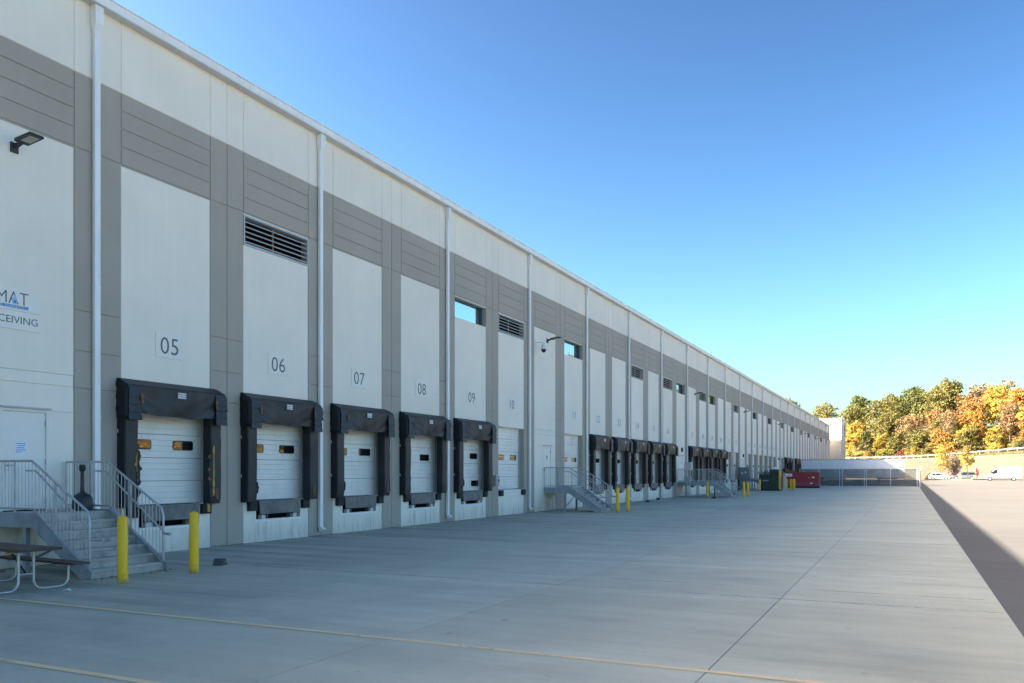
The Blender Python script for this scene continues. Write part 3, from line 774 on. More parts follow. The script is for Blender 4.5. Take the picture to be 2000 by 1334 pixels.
protos = [make_shelter(q) for q in (11, 24, 33, 46, 57)]
torn_one = make_shelter(50, torn=1)
lev0 = make_leveler(); lev_used = False; used = set()
SHL = {0: 'black dock shelter with torn side pads and yellow foam showing, under number five',
       1: 'black vinyl dock shelter under number six with louvre above',
       2: 'black vinyl dock shelter under number seven', 3: 'black vinyl dock shelter under number eight',
       4: 'black vinyl dock shelter under number nine beside the unsheltered door ten'}
for k in sorted(SHEL):
    y = YB + HB * k + PL
    if k == 0: o = torn_one
    else:
        i = k % 5
        o = protos[i] if i not in used else copy_tree(protos[i]); used.add(i)
    o.location = (0, y, 0)
    if k in SHL: lab = SHL[k]
    elif k in DOCKNO: lab = 'black vinyl dock shelter under number %s, far along the wall' % WORD[int(DOCKNO[k])]
    else: lab = 'dark dock shelter behind the dumpsters, %s past the last entrance door' % ({29: 'first', 30: 'second', 32: 'third', 33: 'fourth', 35: 'fifth'}[k])
    tag(o, lab, 'dock shelter', 'dock shelters along the wall')
    if k <= KN:
        l = lev0 if not lev_used else copy_tree(lev0); lev_used = True
        l.location = (0, y, 0)
        tag(l, 'steel dock leveler lip below the door of dock %s' % WORD[int(DOCKNO[k])], 'dock leveler', 'dock levelers')

# ------------------------------------------------------------------ number signs
for k, s in DOCKNO.items():
    y = YB + HB * k + PL + PW / 2 + 0.03
    t = thing('dock_number_sign', 'white plaque with grey number %s above its dock door' % WORD[int(s)], 'sign', (0, y, 4.98), 0, 'dock number signs')
    MB().cbox(-0.010, 0.006, -0.43, 0.43, 0, 0.63, 0.003).build('plaque', M['plaque'], t)
    me, (x0, x1, y0, y1) = text_mesh(s, 0.62, 'lettering', M['ink'], 0.002, -0.004, 1.04)
    o = link('lettering', me, t, (0.0095, -(x0 + x1) / 2, 0.315 - (y0 + y1) / 2), TXT_ROT)

# company and receiving signs
t = thing('company_sign', 'white company sign reading MAT with blue drop and LOGISTICS strip', 'sign', (0, 11.97, 5.50))
MB().cbox(-0.010, 0.008, -1.55, 0, 0, 0.46, 0.003).build('plaque', M['plaque'], t)
me, bb = text_mesh('MAT', 0.36, 'lettering', M['ink'], 0.002, -0.004, 1.0)
sx = 0.70 / (bb[1] - bb[0]); o = link('lettering', me, t, (0.0105, -0.98 - bb[0] * sx, 0.135), TXT_ROT); o.scale = (sx, 0.26 / (bb[3] - bb[2]), 1)
MB().prism([(-0.585 + 0.062 * cos(a), 0.20 + 0.062 * sin(a)) for a in [i * pi / 8 - pi - .35 for i in range(0, 10)]] + [(-0.585 + .02, 0.30), (-0.585, 0.335)][0:2], 'x', 0.0125, 0.016).build('blue_drop', M['blue_pale'], t)
MB().prism([(-0.585 + 0.035 * cos(a), 0.185 + 0.035 * sin(a)) for a in [i * pi / 6 for i in range(12)]], 'x', 0.0165, 0.018).build('drop_shade', M['blue'], t)
st = MB()
for i in range(7): st.box(0.008, 0.012, -0.98 + i * .028, -0.98 + i * .028 + .008 + .003 * i, 0.05, 0.115)
st.box(0.008, 0.012, -0.77, -0.28, 0.05, 0.115).build('blue_strip', M['blue'], t)
me, bb = text_mesh('LOGISTICS', 0.07, 'strip_lettering', M['tag'], 0.001, 0, 1.1)
sx = 0.36 / (bb[1] - bb[0]); o = link('strip_lettering', me, t, (0.0135, -0.74 - bb[0] * sx, 0.058), TXT_ROT); o.scale = (sx, 1, 1)
t = thing('receiving_sign', 'white sign reading RECEIVING below the company sign', 'sign', (0, 11.97, 5.10))
MB().cbox(-0.010, 0.008, -1.55, 0, 0, 0.385, 0.003).build('plaque', M['plaque'], t)
me, bb = text_mesh('RECEIVING', 0.22, 'lettering', M['ink'], 0.002, -0.001, 1.0)
sx = 1.12 / (bb[1] - bb[0]); o = link('lettering', me, t, (0.0105, -0.07 - bb[1] * sx, 0.13), TXT_ROT); o.scale = (sx, 1, 1)

# door notice
t = thing('door_notice', 'white paper notice taped to the nearest entrance door', 'notice', (-0.0245, 11.40, 2.38))
MB().box(0, 0.002, 0, 0.28, 0, 0.36).build('sheet', M['paper'], t)
nl = MB()
for i, (a, b) in enumerate(((.03, .25), (.06, .24), (.05, .22), (.04, .26), (.03, .17))): nl.box(0.002, 0.003, a, b, 0.28 - .045 * i, 0.295 - .045 * i)
nl.build('printed_lines', M['blue'], t)
for k in (6, 13, 20, 27):
    y = YB + HB * k + PL + PW / 2 + 0.25
    t = thing('door_notice', 'small grey notice on the entrance door %s' % {6: 'between docks ten and eleven', 13: 'left of the long stair landing', 20: 'behind the grey electrical cabinet', 27: 'behind the green compactor'}[k], 'notice', (-0.0245, y - .08, 2.75))
    MB().box(0, 0.002, 0, 0.16, 0, 0.16).build('sheet', M['cabinet'], t)
    MB().box(0.002, 0.003, 0.03, 0.13, 0.06, 0.08).build('printed_lines', M['paper'], t)

# ------------------------------------------------------------------ wall lights, camera, wall boxes
def make_wall_light():
    t = thing('wall_light', '', 'wall light')
    MB().cbox(-0.012, 0.06, -0.11, 0.11, -0.16, 0.12, 0.01).build('mount', M['lampblack'], t)
    MB().prism([(0.05, -0.06), (0.20, 0.0), (0.36, 0.04), (0.36, 0.11), (0.2, 0.09), (0.05, 0.05)], 'y', -0.05, 0.05).build('arm', M['lampblack'], t)
    hd = MB().hull([(0.32, -0.20, 0.13), (0.98, -0.20, 0.20), (0.98, 0.20, 0.20), (0.32, 0.20, 0.13)], [(0.32, -0.20, 0.045), (1.0, -0.21, 0.135), (1.0, 0.21, 0.135), (0.32, 0.20, 0.045)]).build('lamp_head', M['lampblack'], t)
    MB().hull([(0.50, -0.14, 0.068), (0.90, -0.14, 0.121), (0.90, 0.14, 0.121), (0.50, 0.14, 0.068)], [(0.51, -0.13, 0.055), (0.90, -0.13, 0.107), (0.90, 0.13, 0.107), (0.51, 0.13, 0.055)]).build('lens', M['lens'], hd)
    return t
wl = make_wall_light(); first = True
for k, yy in ((-1, 11.38), (6, 40.3), (14, 73.72), (20, 98.16), (28, 126.4), (36, 159.7), (42, 184.2), (48, 210.0)):
    o = wl if first else copy_tree(wl); first = False
    o.location = (-0.012, yy, 8.98); o.scale = (.76, .76, .76)
    tag(o, {-1: 'dark wall light above the company sign', 6: 'dark wall light over the entrance door between docks 10 and 11', 14: 'dark wall light above dock 17', 20: 'dark wall light over the entrance just past dock 22',
            28: 'dark wall light level with the red dumpster, fourth from the far end', 36: 'third dark wall light from the far end', 42: 'second dark wall light from the far end', 48: 'last dark wall light beside the white tower'}[k], 'wall light', 'wall lights under the grey band')
t = thing('security_camera', 'white dome security camera beside a downspout left of door 11', 'camera', (0, 38.75, 8.45))
MB().box(-0.01, 0.03, -0.07, 0.07, 0.05, 0.35).build('mount', M['metal_white'], t)
MB().tube([(0.02, 0, 0.2), (0.30, 0.08, 0.24), (0.38, 0.12, 0.16)], 0.025, 8).build('arm', M['metal_white'], t)
MB().lathe([(0.04, 0.18), (0.11, 0.10), (0.15, -0.06), (0.17, -0.14)], 0.4, 0.14, 14).build('housing', M['metal_white'], t, smooth=True)
MB().lathe([(0.13, -0.142), (0.12, -0.22), (0.07, -0.29), (0.01, -0.31)], 0.4, 0.14, 14).build('dome', M['black_pl'], t, smooth=True)
t = thing('control_box', 'grey electrical box on the pilaster between docks 09 and 10', 'electrical box', (0, 33.95, 1.42))
MB().cbox(0.0, 0.16, 0, 0.36, 0, 0.48, 0.012).build('enclosure', M['galv'], t)
MB().box(0.16, 0.165, 0.04, 0.32, 0.04, 0.44).build('cover', M['steel_blue'], t)
MB().box(0.165, 0.19, 0.24, 0.30, 0.2, 0.28).build('latch', M['rubber'], t)
for k in (13, 20, 27):
    y = YB + HB * k + PL + PW / 2 + 0.25
    t = thing('door_lantern', 'small black lantern above the entrance door %s' % {13: 'at the long stair landing', 20: 'behind the grey electrical cabinet', 27: 'above the green compactor'}[k], 'lantern', (-0.012, y, 3.75))
    MB().cbox(0, 0.13, -0.13, 0.13, 0, 0.34, 0.03).build('housing', M['lampblack'], t)
    MB().box(0.02, 0.11, -0.1, 0.1, -0.02, -0.001).build('lens', M['lens'], t)

# ------------------------------------------------------------------ stairs
def make_stair(label, loc, width=1.79, land=1.42, bottom=3.12, pickets=True, legs=True):
    t = thing('dock_stair', label, 'stairs', loc)
    H = 1.22; nr = 7; rise = H / nr; run = (bottom - land) / (nr - 1)
    w = width
    MB().box(0.03, land, 0.07, w - 0.07, H - 0.09, H - 0.003).build('landing_deck', M['tread'], t)
    # channel beams round the landing
    def chan(m, x0, x1, y, s):
        m.box(x0, x1, y, y + s * 0.012, H - 0.28, H + 0.02)
        m.box(x0, x1, y + (s * .013), y + s * 0.075, H - 0.28, H - 0.265) if s > 0 else m.box(x0, x1, y - 0.075, y - .013, H - 0.28, H - 0.265)
        m.box(x0, x1, y - (0.05 if s > 0 else 0), y + (0.0 if s > 0 else 0.05), H + 0.005, H + 0.02) if False else None
    b = MB(); chan(b, 0.03, land, 0, 1); b.build('landing_beam', M['steel_blue'], t)
    b = MB(); chan(b, 0.03, land, w, -1); b.build('landing_beam', M['steel_blue'], t)
    MB().box(0.04, 0.052, 0.013, w - 0.013, H - 0.28, H - .1).build('landing_beam', M['steel_blue'], t)
    sl = H / (bottom - land)
    for y, s in ((0.0, 1), (w, -1)):
        pts = [(land, H + 0.02), (land, H - 0.28), (land + .04, H - 0.28), (bottom - 0.30, 0.0), (bottom + 0.04, 0.0), (bottom + 0.04, 0.17), (bottom - .02, 0.21)]
        pts = [(land, H + 0.02), (land, H - 0.28), (land + 0.02, H - 0.285), (bottom - 0.26, 0.0), (bottom + 0.05, 0.0), (bottom + 0.05, 0.16), (land + 0.05, H + 0.02)]
        st = MB().prism(pts, 'y', y, y + s * 0.012)
        # top flange
        st.hull([(land + .05, y - s * .03, H + 0.032), (bottom + .05, y - s * .03, .172), (bottom + .05, y + s * .05, .172), (land + .05, y + s * .05, H + .032)],
                [(land + .05, y - s * .03, H + 0.021), (bottom + .05, y - s * .03, .161), (bottom + .05, y + s * .05, .161), (land + .05, y + s * .05, H + .021)])
        st.build('stringer', M['steel_blue'], t)
    for i in range(1, nr):
        z1 = H - rise * i; x1 = land + run * i
        m = MB()
        m.prism([(x1 - run - 0.03, z1), (x1 - 0.012, z1), (x1, z1 - 0.012), (x1, z1 - 0.05), (x1 - 0.015, z1 - 0.06), (x1 - 0.02, z1 - rise + .001), (x1 - 0.06, z1 - rise + .001), (x1 - .06, z1 - .06), (x1 - run - .03, z1 - .06)], 'y', 0.0125, w - 0.0125)
        m.build('step', M['tread'], t)
    MB().box(land - 0.01, land + 0.012, 0.0125, w - .0125, H - rise, H - .004).build('step', M['tread'], t)
    if legs:
        for y in (0.02, w - 0.12):
            g = MB().box(land - 0.30, land - 0.20, y, y + 0.10, 0.012, H - 0.281).box(land - 0.34, land - 0.16, y - 0.04, y + 0.14, 0.0, 0.012)
            g.build('leg', M['steel_blue'], t)
        MB().tube([(land - .25, 0.10, 0.25), (land - .25, w - .10, 0.85)], 0.025, 6).build('brace', M['steel_blue'], t)
    # guard rails
    RH = 1.06
    for y, s in ((0.025, 1), (w - 0.025, -1)):
        xe = bottom - 0.03
        top = [(0.05, y, H + RH), (land - 0.02, y, H + RH), (xe - .05, y, 0.21 + RH + .03), (xe, y, 0.14 + RH - .06), (xe, y, 0.17)]
        zb = lambda x: H + 0.10 if x < land + .05 else H + 0.10 - sl * (x - land - .05)
        zt = lambda x: H + RH if x < land else H + RH - (RH + H - (0.24 + RH)) * (x - land) / (xe - .05 - land)
        g = MB().tube(top, 0.024, 10)
        g.tube([(0.05, y, H + RH), (0.05, y, H + 0.02)], 0.024, 8)
        g.tube([(0.05, y, H + 0.10), (land + 0.05, y, H + 0.10), (xe, y, zb(xe))], 0.02, 8)
        for x in (land * 0.62, land + 0.55 * (xe - land) * .75):
            g.tube([(x, y, zb(x) - 0.10), (x, y, zt(x))], 0.022, 8)
        rl = g.build('railing', M['galv'], t, smooth=True)
        # inner handrail with returns
        yi = y + s * 0.075; hh = 0.86
        hz = lambda x: H + hh - sl * (x - land)
        MB().tube([(land - 0.30, yi, H + hh), (land + 0.0, yi, H + hh), (xe + 0.14, yi, hz(xe + .14)), (xe + 0.28, yi, hz(xe + .14)), (xe + 0.28, yi, hz(xe + .14) - .02), (xe + 0.02, y, hz(xe + .14) - 0.02)], 0.019, 8).build('handrail', M['galv'], t, smooth=True)
        if pickets:
            n = int((xe - 0.1) / 0.105)
            for i in range(1, n + 1):
                x = 0.05 + i * (xe - 0.05) / (n + 1)
                MB().tube([(x, y, zb(x)), (x, y, zt(x) - 0.005)], 0.008, 6).build('picket', M['galv'], rl)
        else:
            p = MB()
            for i in range(1, 26):
                x = 0.05 + i * (xe - 0.05) / 26; p.tube([(x, y, zb(x)), (x, y, zt(x))], 0.008, 5)
            p.build('picket_row', M['galv'], rl)
    return t
make_stair('steel and concrete stairs to the receiving entrance beside the picnic table', (0, 10.79, 0))
make_stair('steel stairs to the entrance between docks 10 and 11', (0, 39.82, 0))
make_stair('steel stairs with a long landing between docks 16 and 17', (0, 67.5, 0), 2.3, 2.85, 4.38)
make_stair('steel stairs behind the grey electrical cabinet past dock 22', (0, 96.7, 0), pickets=False)

# bin on the first landing
t = thing('cigarette_receptacle', 'black long-necked cigarette receptacle on the nearest stair landing', 'ash bin', (0.95, 12.28, 1.22))
MB().lathe([(0.17, 0.0), (0.205, 0.02), (0.21, 0.10), (0.20, 0.26), (0.16, 0.33), (0.075, 0.38), (0.05, 0.41)], 0, 0, 20).build('base', M['black_pl'], t, smooth=True)
MB().lathe([(0.048, 0.40), (0.04, 0.55), (0.036, 0.86)], 0, 0, 14).build('neck', M['black_pl'], t, smooth=True)
MB().lathe([(0.05, 0.85), (0.065, 0.87), (0.065, 0.98), (0.045, 1.0)], 0, 0, 12).build('cap', M['black_pl'], t, smooth=True)

# ------------------------------------------------------------------ bollards
bl_m = MB().lathe([(0.092, 0.0), (0.092, 1.19), (0.086, 1.215), (0.066, 1.238), (0.03, 1.25), (0.004, 1.252)], 0, 0, 24).mesh('bollard', M['yellow'], True)
BL = [(4.08, 10.75, 'yellow bollard in front of the nearest stairs'), (4.06, 12.46, 'yellow bollard right of the nearest stairs, below dock 05'),
      (3.91, 40.2, 'left yellow bollard at the foot of the stairs beside dock 12'), (4.05, 41.47, 'right yellow bollard at the foot of the stairs beside dock 12'),
      (2.59, 67.04, 'yellow bollard under the long landing of the third stairs'), (5.11, 68.99, 'left yellow bollard in front of the grey electrical cabinet'),
      (5.29, 69.84, 'right yellow bollard in front of the grey electrical cabinet'), (2.78, 91.81, 'single yellow bollard between cabinet and green compactor'),
      (4.85, 97.5, 'leftmost of four yellow bollards before the red dumpster'), (5.25, 97.5, 'second of four yellow bollards before the red dumpster'),
      (5.47, 97.9, 'third of four yellow bollards before the red dumpster'), (5.66, 97.3, 'rightmost of four yellow bollards before the red dumpster')]
for x, y, lab in BL:
    t = thing('bollard', lab, 'bollard', (x, y, 0), rnd.uniform(0, 3), 'yellow bollards along the docks')
    o = link('post', bl_m, t)
    o.rotation_euler = (rnd.uniform(-.008, .008), rnd.uniform(-.008, .008), 0)

# ------------------------------------------------------------------ picnic table (long axis out from the wall)
t = thing('picnic_table', 'brown board picnic table on bent steel tubes beside the stairs', 'picnic table', (2.72, 9.33, 0), radians(-4))
for i in range(5):
    MB().cbox(0.0, 0.04, 0, 0.146, 0, 2.3, 0.005).mesh('b', M['wood'])
def plank(name, y, wd, z, x0, x1, th, par):
    m = MB(); c = 0.006
    m.hull([(x0 + c, y + c, z), (x1 - c, y + c, z), (x1 - c, y + wd - c, z), (x0 + c, y + wd - c, z)], [(x0, y, z - c), (x1, y, z - c), (x1, y + wd, z - c), (x0, y + wd, z - c)])
    m.hull([(x0, y, z - c), (x1, y, z - c), (x1, y + wd, z - c), (x0, y + wd, z - c)], [(x0, y, z - th), (x1, y, z - th), (x1, y + wd, z - th), (x0, y + wd, z - th)])
    return m.build(name, M['wood'], par)
for i in range(5): plank('top_board', -0.38 + 0.153 * i, 0.147, 0.76 + rnd.uniform(-.002, .002), -1.25, 1.22, 0.045, t)
for s in (-1, 1):
    for j in range(2): plank('bench_board', s * 0.74 - 0.15 + 0.153 * j, 0.147, 0.455, -1.25, 1.22, 0.04, t)
for x in (-0.85, 0.78):
    MB().box(x - 0.03, x + 0.03, -0.33, 0.33, 0.675, 0.713).build('top_cleat', M['wood_pale'], t)
    for s in (-1, 1):
        pts = [(x, s * 0.13, 0.675)]
        R_ = 0.16
        pts += [(x, s * 0.13, 0.025 + R_)]
        for i in range(1, 7): a = pi / 2 * i / 6; pts.append((x, s * (0.13 + R_ - R_ * cos(a)), 0.025 + R_ - R_ * sin(a)))
        for i in range(0, 7): a = pi / 2 * i / 6; pts.append((x, s * (0.76 - R_ + R_ * sin(a)), 0.025 + R_ - R_ * cos(a)))
        pts.append((x, s * 0.76, 0.395))
        MB().tube(pts, 0.024, 10).build('leg', M['tube'], t, smooth=True)
        MB().box(x - 0.03, x + 0.03, s * 0.74 - 0.14, s * 0.74 + 0.14, 0.39, 0.414).build('bench_cleat', M['wood_pale'], t)
    MB().tube([(x, -0.13, 0.30), (x, 0.13, 0.30)], 0.015, 8).build('cross_tube', M['tube'], t)
    MB().tube([(x, 0.0, 0.30), (x * 0.35, 0.0, 0.70)], 0.016, 6).build('brace', M['black_metal'], t)

# ------------------------------------------------------------------ wheel chocks, bits of litter
def chock(loc, rz, label):
    t = thing('wheel_chock', label, 'wheel chock', loc, rz, 'rubber wheel chocks')
    MB().prism([(-0.14, 0.0), (0.14, 0.0), (0.09, 0.10), (0.06, 0.145), (-0.02, 0.15), (-0.07, 0.12)], 'y', -0.11, 0.11).build('wedge', M['old_rubber'], t)
    MB().tube([(0.0, -0.113, 0.08), (0.0, -0.15, 0.09), (0.03, -0.15, 0.09), (0.03, -0.113, 0.08)], 0.008, 6).build('eye', M['tube'], t)
chock((3.48, 13.75, 0), 1.9, 'dark rubber wheel chock beside the second yellow bollard')
chock((1.27, 54.6, 0), 1.0, 'black wheel chock on the ground in front of dock 14')
chock((0.55, 59.8, 0), 1.5, 'black wheel chock on the ground near dock 15')
chock((3.6, 64.6, 0), 0.6, 'black wheel chock near the long landing of the third stairs')
M['dry_leaf'] = simple('fallen_leaf', (0.26, 0.13, 0.05), 0.9, 0, 0.5, 40)
lt = MB(); lr = random.Random(3)
for i in range(230):
    if i < 110: x, y = lr.gauss(3.2, .14), lr.uniform(10.7, 12.7)
    elif i < 170: x, y = lr.uniform(1.2, 4.3), lr.uniform(8.4, 10.7)
    else: x, y = abs(lr.gauss(0, .25)) + .06, lr.uniform(13, 45)
    if x < 0.05: continue
    a = lr.uniform(0, 6.28); s = lr.uniform(.012, .035); tl = lr.uniform(-.6, .6)
    d1 = Vector((cos(a), sin(a), 0)) * s; d2 = Vector((-sin(a), cos(a), tl)) * s * .6
    p = Vector((x, y, 0.006 + abs(d2.z)))
    lt.add([p + d1, p + d2, p - d1, p - d2], [(0, 1, 2, 3)])
tag(lt.build('fallen_leaves', M['dry_leaf']), 'scattered dry leaves and grit around the stairs and wall foot', 'leaves', kind='stuff')
t = thing('paper_scrap', 'crumpled white paper scrap on the ground beside the picnic table', 'litter', (4.05, 9.55, 0.003))
MB().add([(0, 0, 0), (.10, .01, .03), (.13, .09, .0), (.04, .11, .045), (-.05, .05, .01), (.05, .05, .015)], [(0, 1, 5), (1, 2, 5), (2, 3, 5), (3, 4, 5), (4, 0, 5)]).build('sheet', M['paper'], t)
for i, (x, y, lab) in enumerate(((8.5, 121.5, 'white litter scrap in front of the screened fence'),)):
    tt = thing('litter_scrap', lab, 'litter', (x, y, 0.004)); MB().add([(0, 0, 0), (.4, .05, .1), (.5, .3, .0), (.1, .35, .12)], [(0, 1, 2, 3)]).build('sheet', M['paper'], tt)

# ------------------------------------------------------------------ equipment by the far docks
t = thing('electrical_cabinet', 'tall grey electrical cabinet standing behind two yellow bollards', 'cabinet', (0.2, 94.3, 0))
MB().box(-0.05, 1.05, -0.05, 1.05, 0, 0.10).build('plinth', M['tread'], t)
MB().box(0, 0.98, 0, 1.0, 0.10, 2.52).build('body', M['cabinet'], t)
for i in range(2): MB().box(0.03 + .47 * i, 0.47 + .47 * i, -0.02, -0.001, 0.16, 2.46).build('door', M['cabinet'], t)
MB().box(0.15, 0.38, -0.026, -0.021, 1.85, 1.98).build('notice', M['tag'], t); MB().box(0.60, 0.72, -0.026, -0.021, 1.9, 2.1).build('notice', M['tag'], t)
MB().box(-0.03, 1.01, -0.03, 1.03, 2.52, 2.56).build('top_cap', M['cabinet'], t)
t = thing('meter_enclosure', 'beige meter box on a post beside the long stair landing', 'enclosure', (0.75, 66.95, 0))
for x in (0.12, 0.38): MB().box(x, x + .07, 0.1, 0.18, 0, 2.4).build('post', M['galv'], t)
MB().cbox(0.0, 0.6, -0.1, 0.3, 2.2, 2.85, 0.02).build('enclosure', M['beige'], t)
MB().box(0.0, 0.5, 0.0, 0.3, 1.1, 1.7).build('lower_box', M['galv'], t)
MB().tube([(0.28, 0.14, 0.0), (0.28, 0.14, 2.19)], 0.03, 8).build('conduit', M['galv'], t)
# compactor
t = thing('trash_compactor', 'dark green trash compactor with rubbish piled on its left part', 'compactor', (2.45, 93.3, 0))
MB().box(0.0, 1.15, 0.1, 2.6, 0.12, 1.78).build('hopper', M['green'], t)
MB().box(1.18, 2.05, 0.0, 2.9, 0.12, 2.3).build('ram_housing', M['green'], t)
for x in (0.02, 1.2, 1.98): MB().box(x, x + 0.07, -0.06, -0.001 if x > 1 else 0.098, 0.12, 1.75 if x < 1 else 2.25).build('rib', M['green'], t)
MB().box(0.35, 1.0, 0.06, 0.099, 1.05, 1.16).build('lettering_plate', M['steel_blue'], t)
MB().box(-0.02, 2.08, 0.05, 2.8, 0, 0.12).build('skid', M['rubber'], t)
MB().box(2.06, 2.16, 0.2, 0.9, 0.15, 2.2).build('side_rail', M['yellow'], t)
MB().box(2.45, 2.72, 0.6, 1.1, 0.0, 1.9).build('power_unit', M['galv'], t)
t = thing('rubbish_heap', 'pink and brown rubbish heap on top of the green compactor', 'rubbish', (2.45, 93.5, 1.78))
hp = MB(); hr = random.Random(5)
for i in range(46):
    c = Vector((hr.uniform(-.35, 1.15), hr.uniform(0, 2.0), hr.uniform(0.0, 0.38) * (1 - abs(hr.uniform(-.4, .9))) + .06)); s = hr.uniform(.08, .22)
    vs = [c + Vector((hr.uniform(-1, 1), hr.uniform(-1, 1), hr.uniform(-.7, 1))) * s for _ in range(5)]
    hp.add(vs, [(0, 1, 2), (0, 2, 3), (0, 3, 4), (1, 2, 4), (2, 3, 4), (0, 1, 4)])
tag(hp.build('heap', M['trash'], t), kind='stuff')
t = thing('rubbish_bag', 'white plastic bag on top of the green compactor', 'bag', (4.1, 93.6, 2.3))
MB().lathe([(0.25, 0.0), (0.38, 0.06), (0.33, 0.17), (0.12, 0.24), (0.02, 0.30)], 0, 0, 9).build('bag', M['paper'], t)
# roll-off
t = thing('roll_off_dumpster', 'dark red roll-off dumpster with white markings in front of the fence', 'dumpster', (2.3, 112.0, 0))
MB().prism([(0.0, 0.18), (4.57, 0.18), (4.57, 1.93), (0.0, 1.93)], 'y', 0.0, 0.06).prism([(0.0, 0.18), (4.57, 0.18), (4.57, 1.93), (0.0, 1.93)], 'y', 2.34, 2.4).box(0, .06, .06, 2.34, .18, 1.93).box(4.51, 4.57, .06, 2.34, .18, 1.93).box(.06, 4.51, .06, 2.34, .18, .26).build('bin_body', M['red'], t)
MB().box(-0.03, 4.60, -0.06, 0.075, 1.931, 2.0).box(-0.03, 4.60, 2.32, 2.46, 1.931, 2.0).build('top_rail', M['red'], t)
MB().prism([(0.0, -0.0), (0.0, 0.0), (-0.07, 0.10)], 'x', 0, 0.001)
MB().prism([(-0.07, 0.75), (-0.002, 0.80), (-0.002, 0.20), (-0.16, 0.20)], 'x', 0.0, 4.57).build('lower_flare', M['red'], t)
for x in (0.0, 4.47): MB().box(x, x + 0.1, -0.07, -0.003, 0.82, 1.93).build('corner_post', M['red'], t)
MB().box(0.05, 4.5, 0.3, 0.5, 0, 0.18).box(0.05, 4.5, 1.9, 2.1, 0, 0.18).build('skid', M['rubber'], t)
MB().box(0.55, 1.35, -0.012, -0.001, 1.45, 1.82).build('sign_panel', M['tag'], t)
me, bb = text_mesh('4000', 0.2, 'sign_lettering', M['ink'], 0.002)
o = link('sign_lettering', me, t, (0.7, -0.016, 1.55), (radians(90), 0, 0))
MB().box(3.75, 4.1, -0.012, -0.001, 1.28, 1.42).box(3.35, 3.5, -.012, -.001, 1.3, 1.36).build('white_mark', M['tag'], t)
MB().box(3.55, 3.85, -0.135, -0.12, 0.55, 0.66).build('white_mark', M['tag'], t)
t = thing('cardboard_sheet', 'tan cardboard sheet sticking out of the red dumpster', 'cardboard', (2.6, 112.6, 1.9))
MB().hull([(0.1, 0, 0.62), (0.3, 0.02, 0.5), (1.7, 0.5, 0.12), (0.0, 0.5, 0.1)], [(0.1, 0.02, 0.60), (0.3, 0.04, 0.48), (1.7, 0.52, 0.10), (0.0, 0.52, 0.06)]).build('sheet', M['cardboard'], t)
MB().hull([(-0.2, -0.1, 0.55), (0.08, -0.1, 0.66), (0.1, 0.3, 0.2), (-0.25, 0.3, 0.2)], [(-0.2, -0.08, 0.53), (0.08, -0.08, 0.64), (0.1, 0.32, 0.18), (-0.25, 0.32, 0.18)]).build('torn_flap', M['vinyl'], t)

# ------------------------------------------------------------------ screened fence
FY = 122.6
t = thing('screened_fence', 'chain-link fence with dark privacy screen across the court', 'fence', (0, FY, 0))
posts = [3.4, 5.95, 8.6, 8.95, 11.75, 12.0, 15.0, 18.2, 18.5]
pm = MB().lathe([(0.04, 0.0), (0.04, 2.46), (0.03, 2.5), (0.004, 2.51)], 0, 0, 10).mesh('fence_post', M['galv'], True)
for x in posts: link('fence_post', pm, t, (x, 0, 0))
MB().tube([(3.4, 0, 2.44), (18.2, 0, 2.44)], 0.022, 8).build('top_rail', M['galv'], t)
MB().tube([(3.4, 0, 0.12), (18.2, 0, 0.12)], 0.018, 8).build('bottom_rail', M['galv'], t)
edges = [3.4, 5.95, 8.6, 8.95, 11.75, 12.0, 15.0, 18.2]
for a, b in zip(edges[:-1], edges[1:]):
    MB().box(a + .045, b - .045, 0.045, 0.049, 0.10, 2.42).build('screen_panel', M['screen'], t)
MB().lathe([(0.055, 0), (0.055, 2.75), (0.045, 2.8), (0.004, 2.82)], 18.62, 0.2, 12).build('gate_post', M['galv'], t, smooth=True)

# ------------------------------------------------------------------ trailer behind the fence
t = thing('semi_trailer', 'white box semi trailer parked behind the screened fence', 'trailer', (1.75, 139.0, 0))
TL = 14.9
MB().box(0, TL, 0, 2.6, 1.15, 4.0).build('box_body', M['trailer'], t)
MB().box(0, TL, -0.03, -0.001, 3.9, 4.03).box(0, TL, -0.03, -.001, 1.12, 1.24).box(-.02, .06, -.04, 2.64, 1.12, 4.03).box(TL - .06, TL + .02, -.04, 2.64, 1.12, 4.03).build('edge_rail', M['alu'], t)
for x in (0.6, 1.9): 
    for y in (0.05, 1.95):
        w = MB().tube([(x + .45, y, 0.5), (x + .45, y + 0.6, 0.5)], 0.5, 18).build('tyre', M['tyre'], t)
        MB().tube([(x + .45, y - .01, 0.5), (x + .45, y, 0.5)], 0.28, 12).build('rim', M['chrome'], w)
MB().box(0.3, 3.2, 0.2, 2.4, 0.85, 1.13).build('bogie', M['rubber'], t)
for y in (0.4, 2.0): MB().box(TL - 3.7, TL - 3.5, y, y + 0.2, 0.0, 1.14).box(TL - 3.8, TL - 3.4, y - .08, y + .28, -.0, 0.06).build('landing_leg', M['rubber'], t)
MB().box(TL - 3.9, TL - 1.0, 0.3, 2.3, 0.95, 1.14).build('king_pin_frame', M['rubber'], t)
t = thing('outdoor_table', 'dark picnic table in the shade behind the screened fence', 'picnic table', (10.3, 130.0, 0))
MB().box(0, 1.9, 0, 0.8, 0.72, 0.78).build('top', M['rubber'], t)
MB().box(0, 1.9, -0.6, -0.3, 0.42, 0.47).box(0, 1.9, 1.1, 1.4, 0.42, 0.47).build('bench', M['rubber'], t)
for x in (0.4, 1.4): MB().box(x, x + .08, -.5, 1.3, 0.36, 0.42).box(x, x + .08, 0.2, .3, 0, .72).box(x, x + .08, 0.5, .6, 0, .72).build('leg', M['rubber'], t)

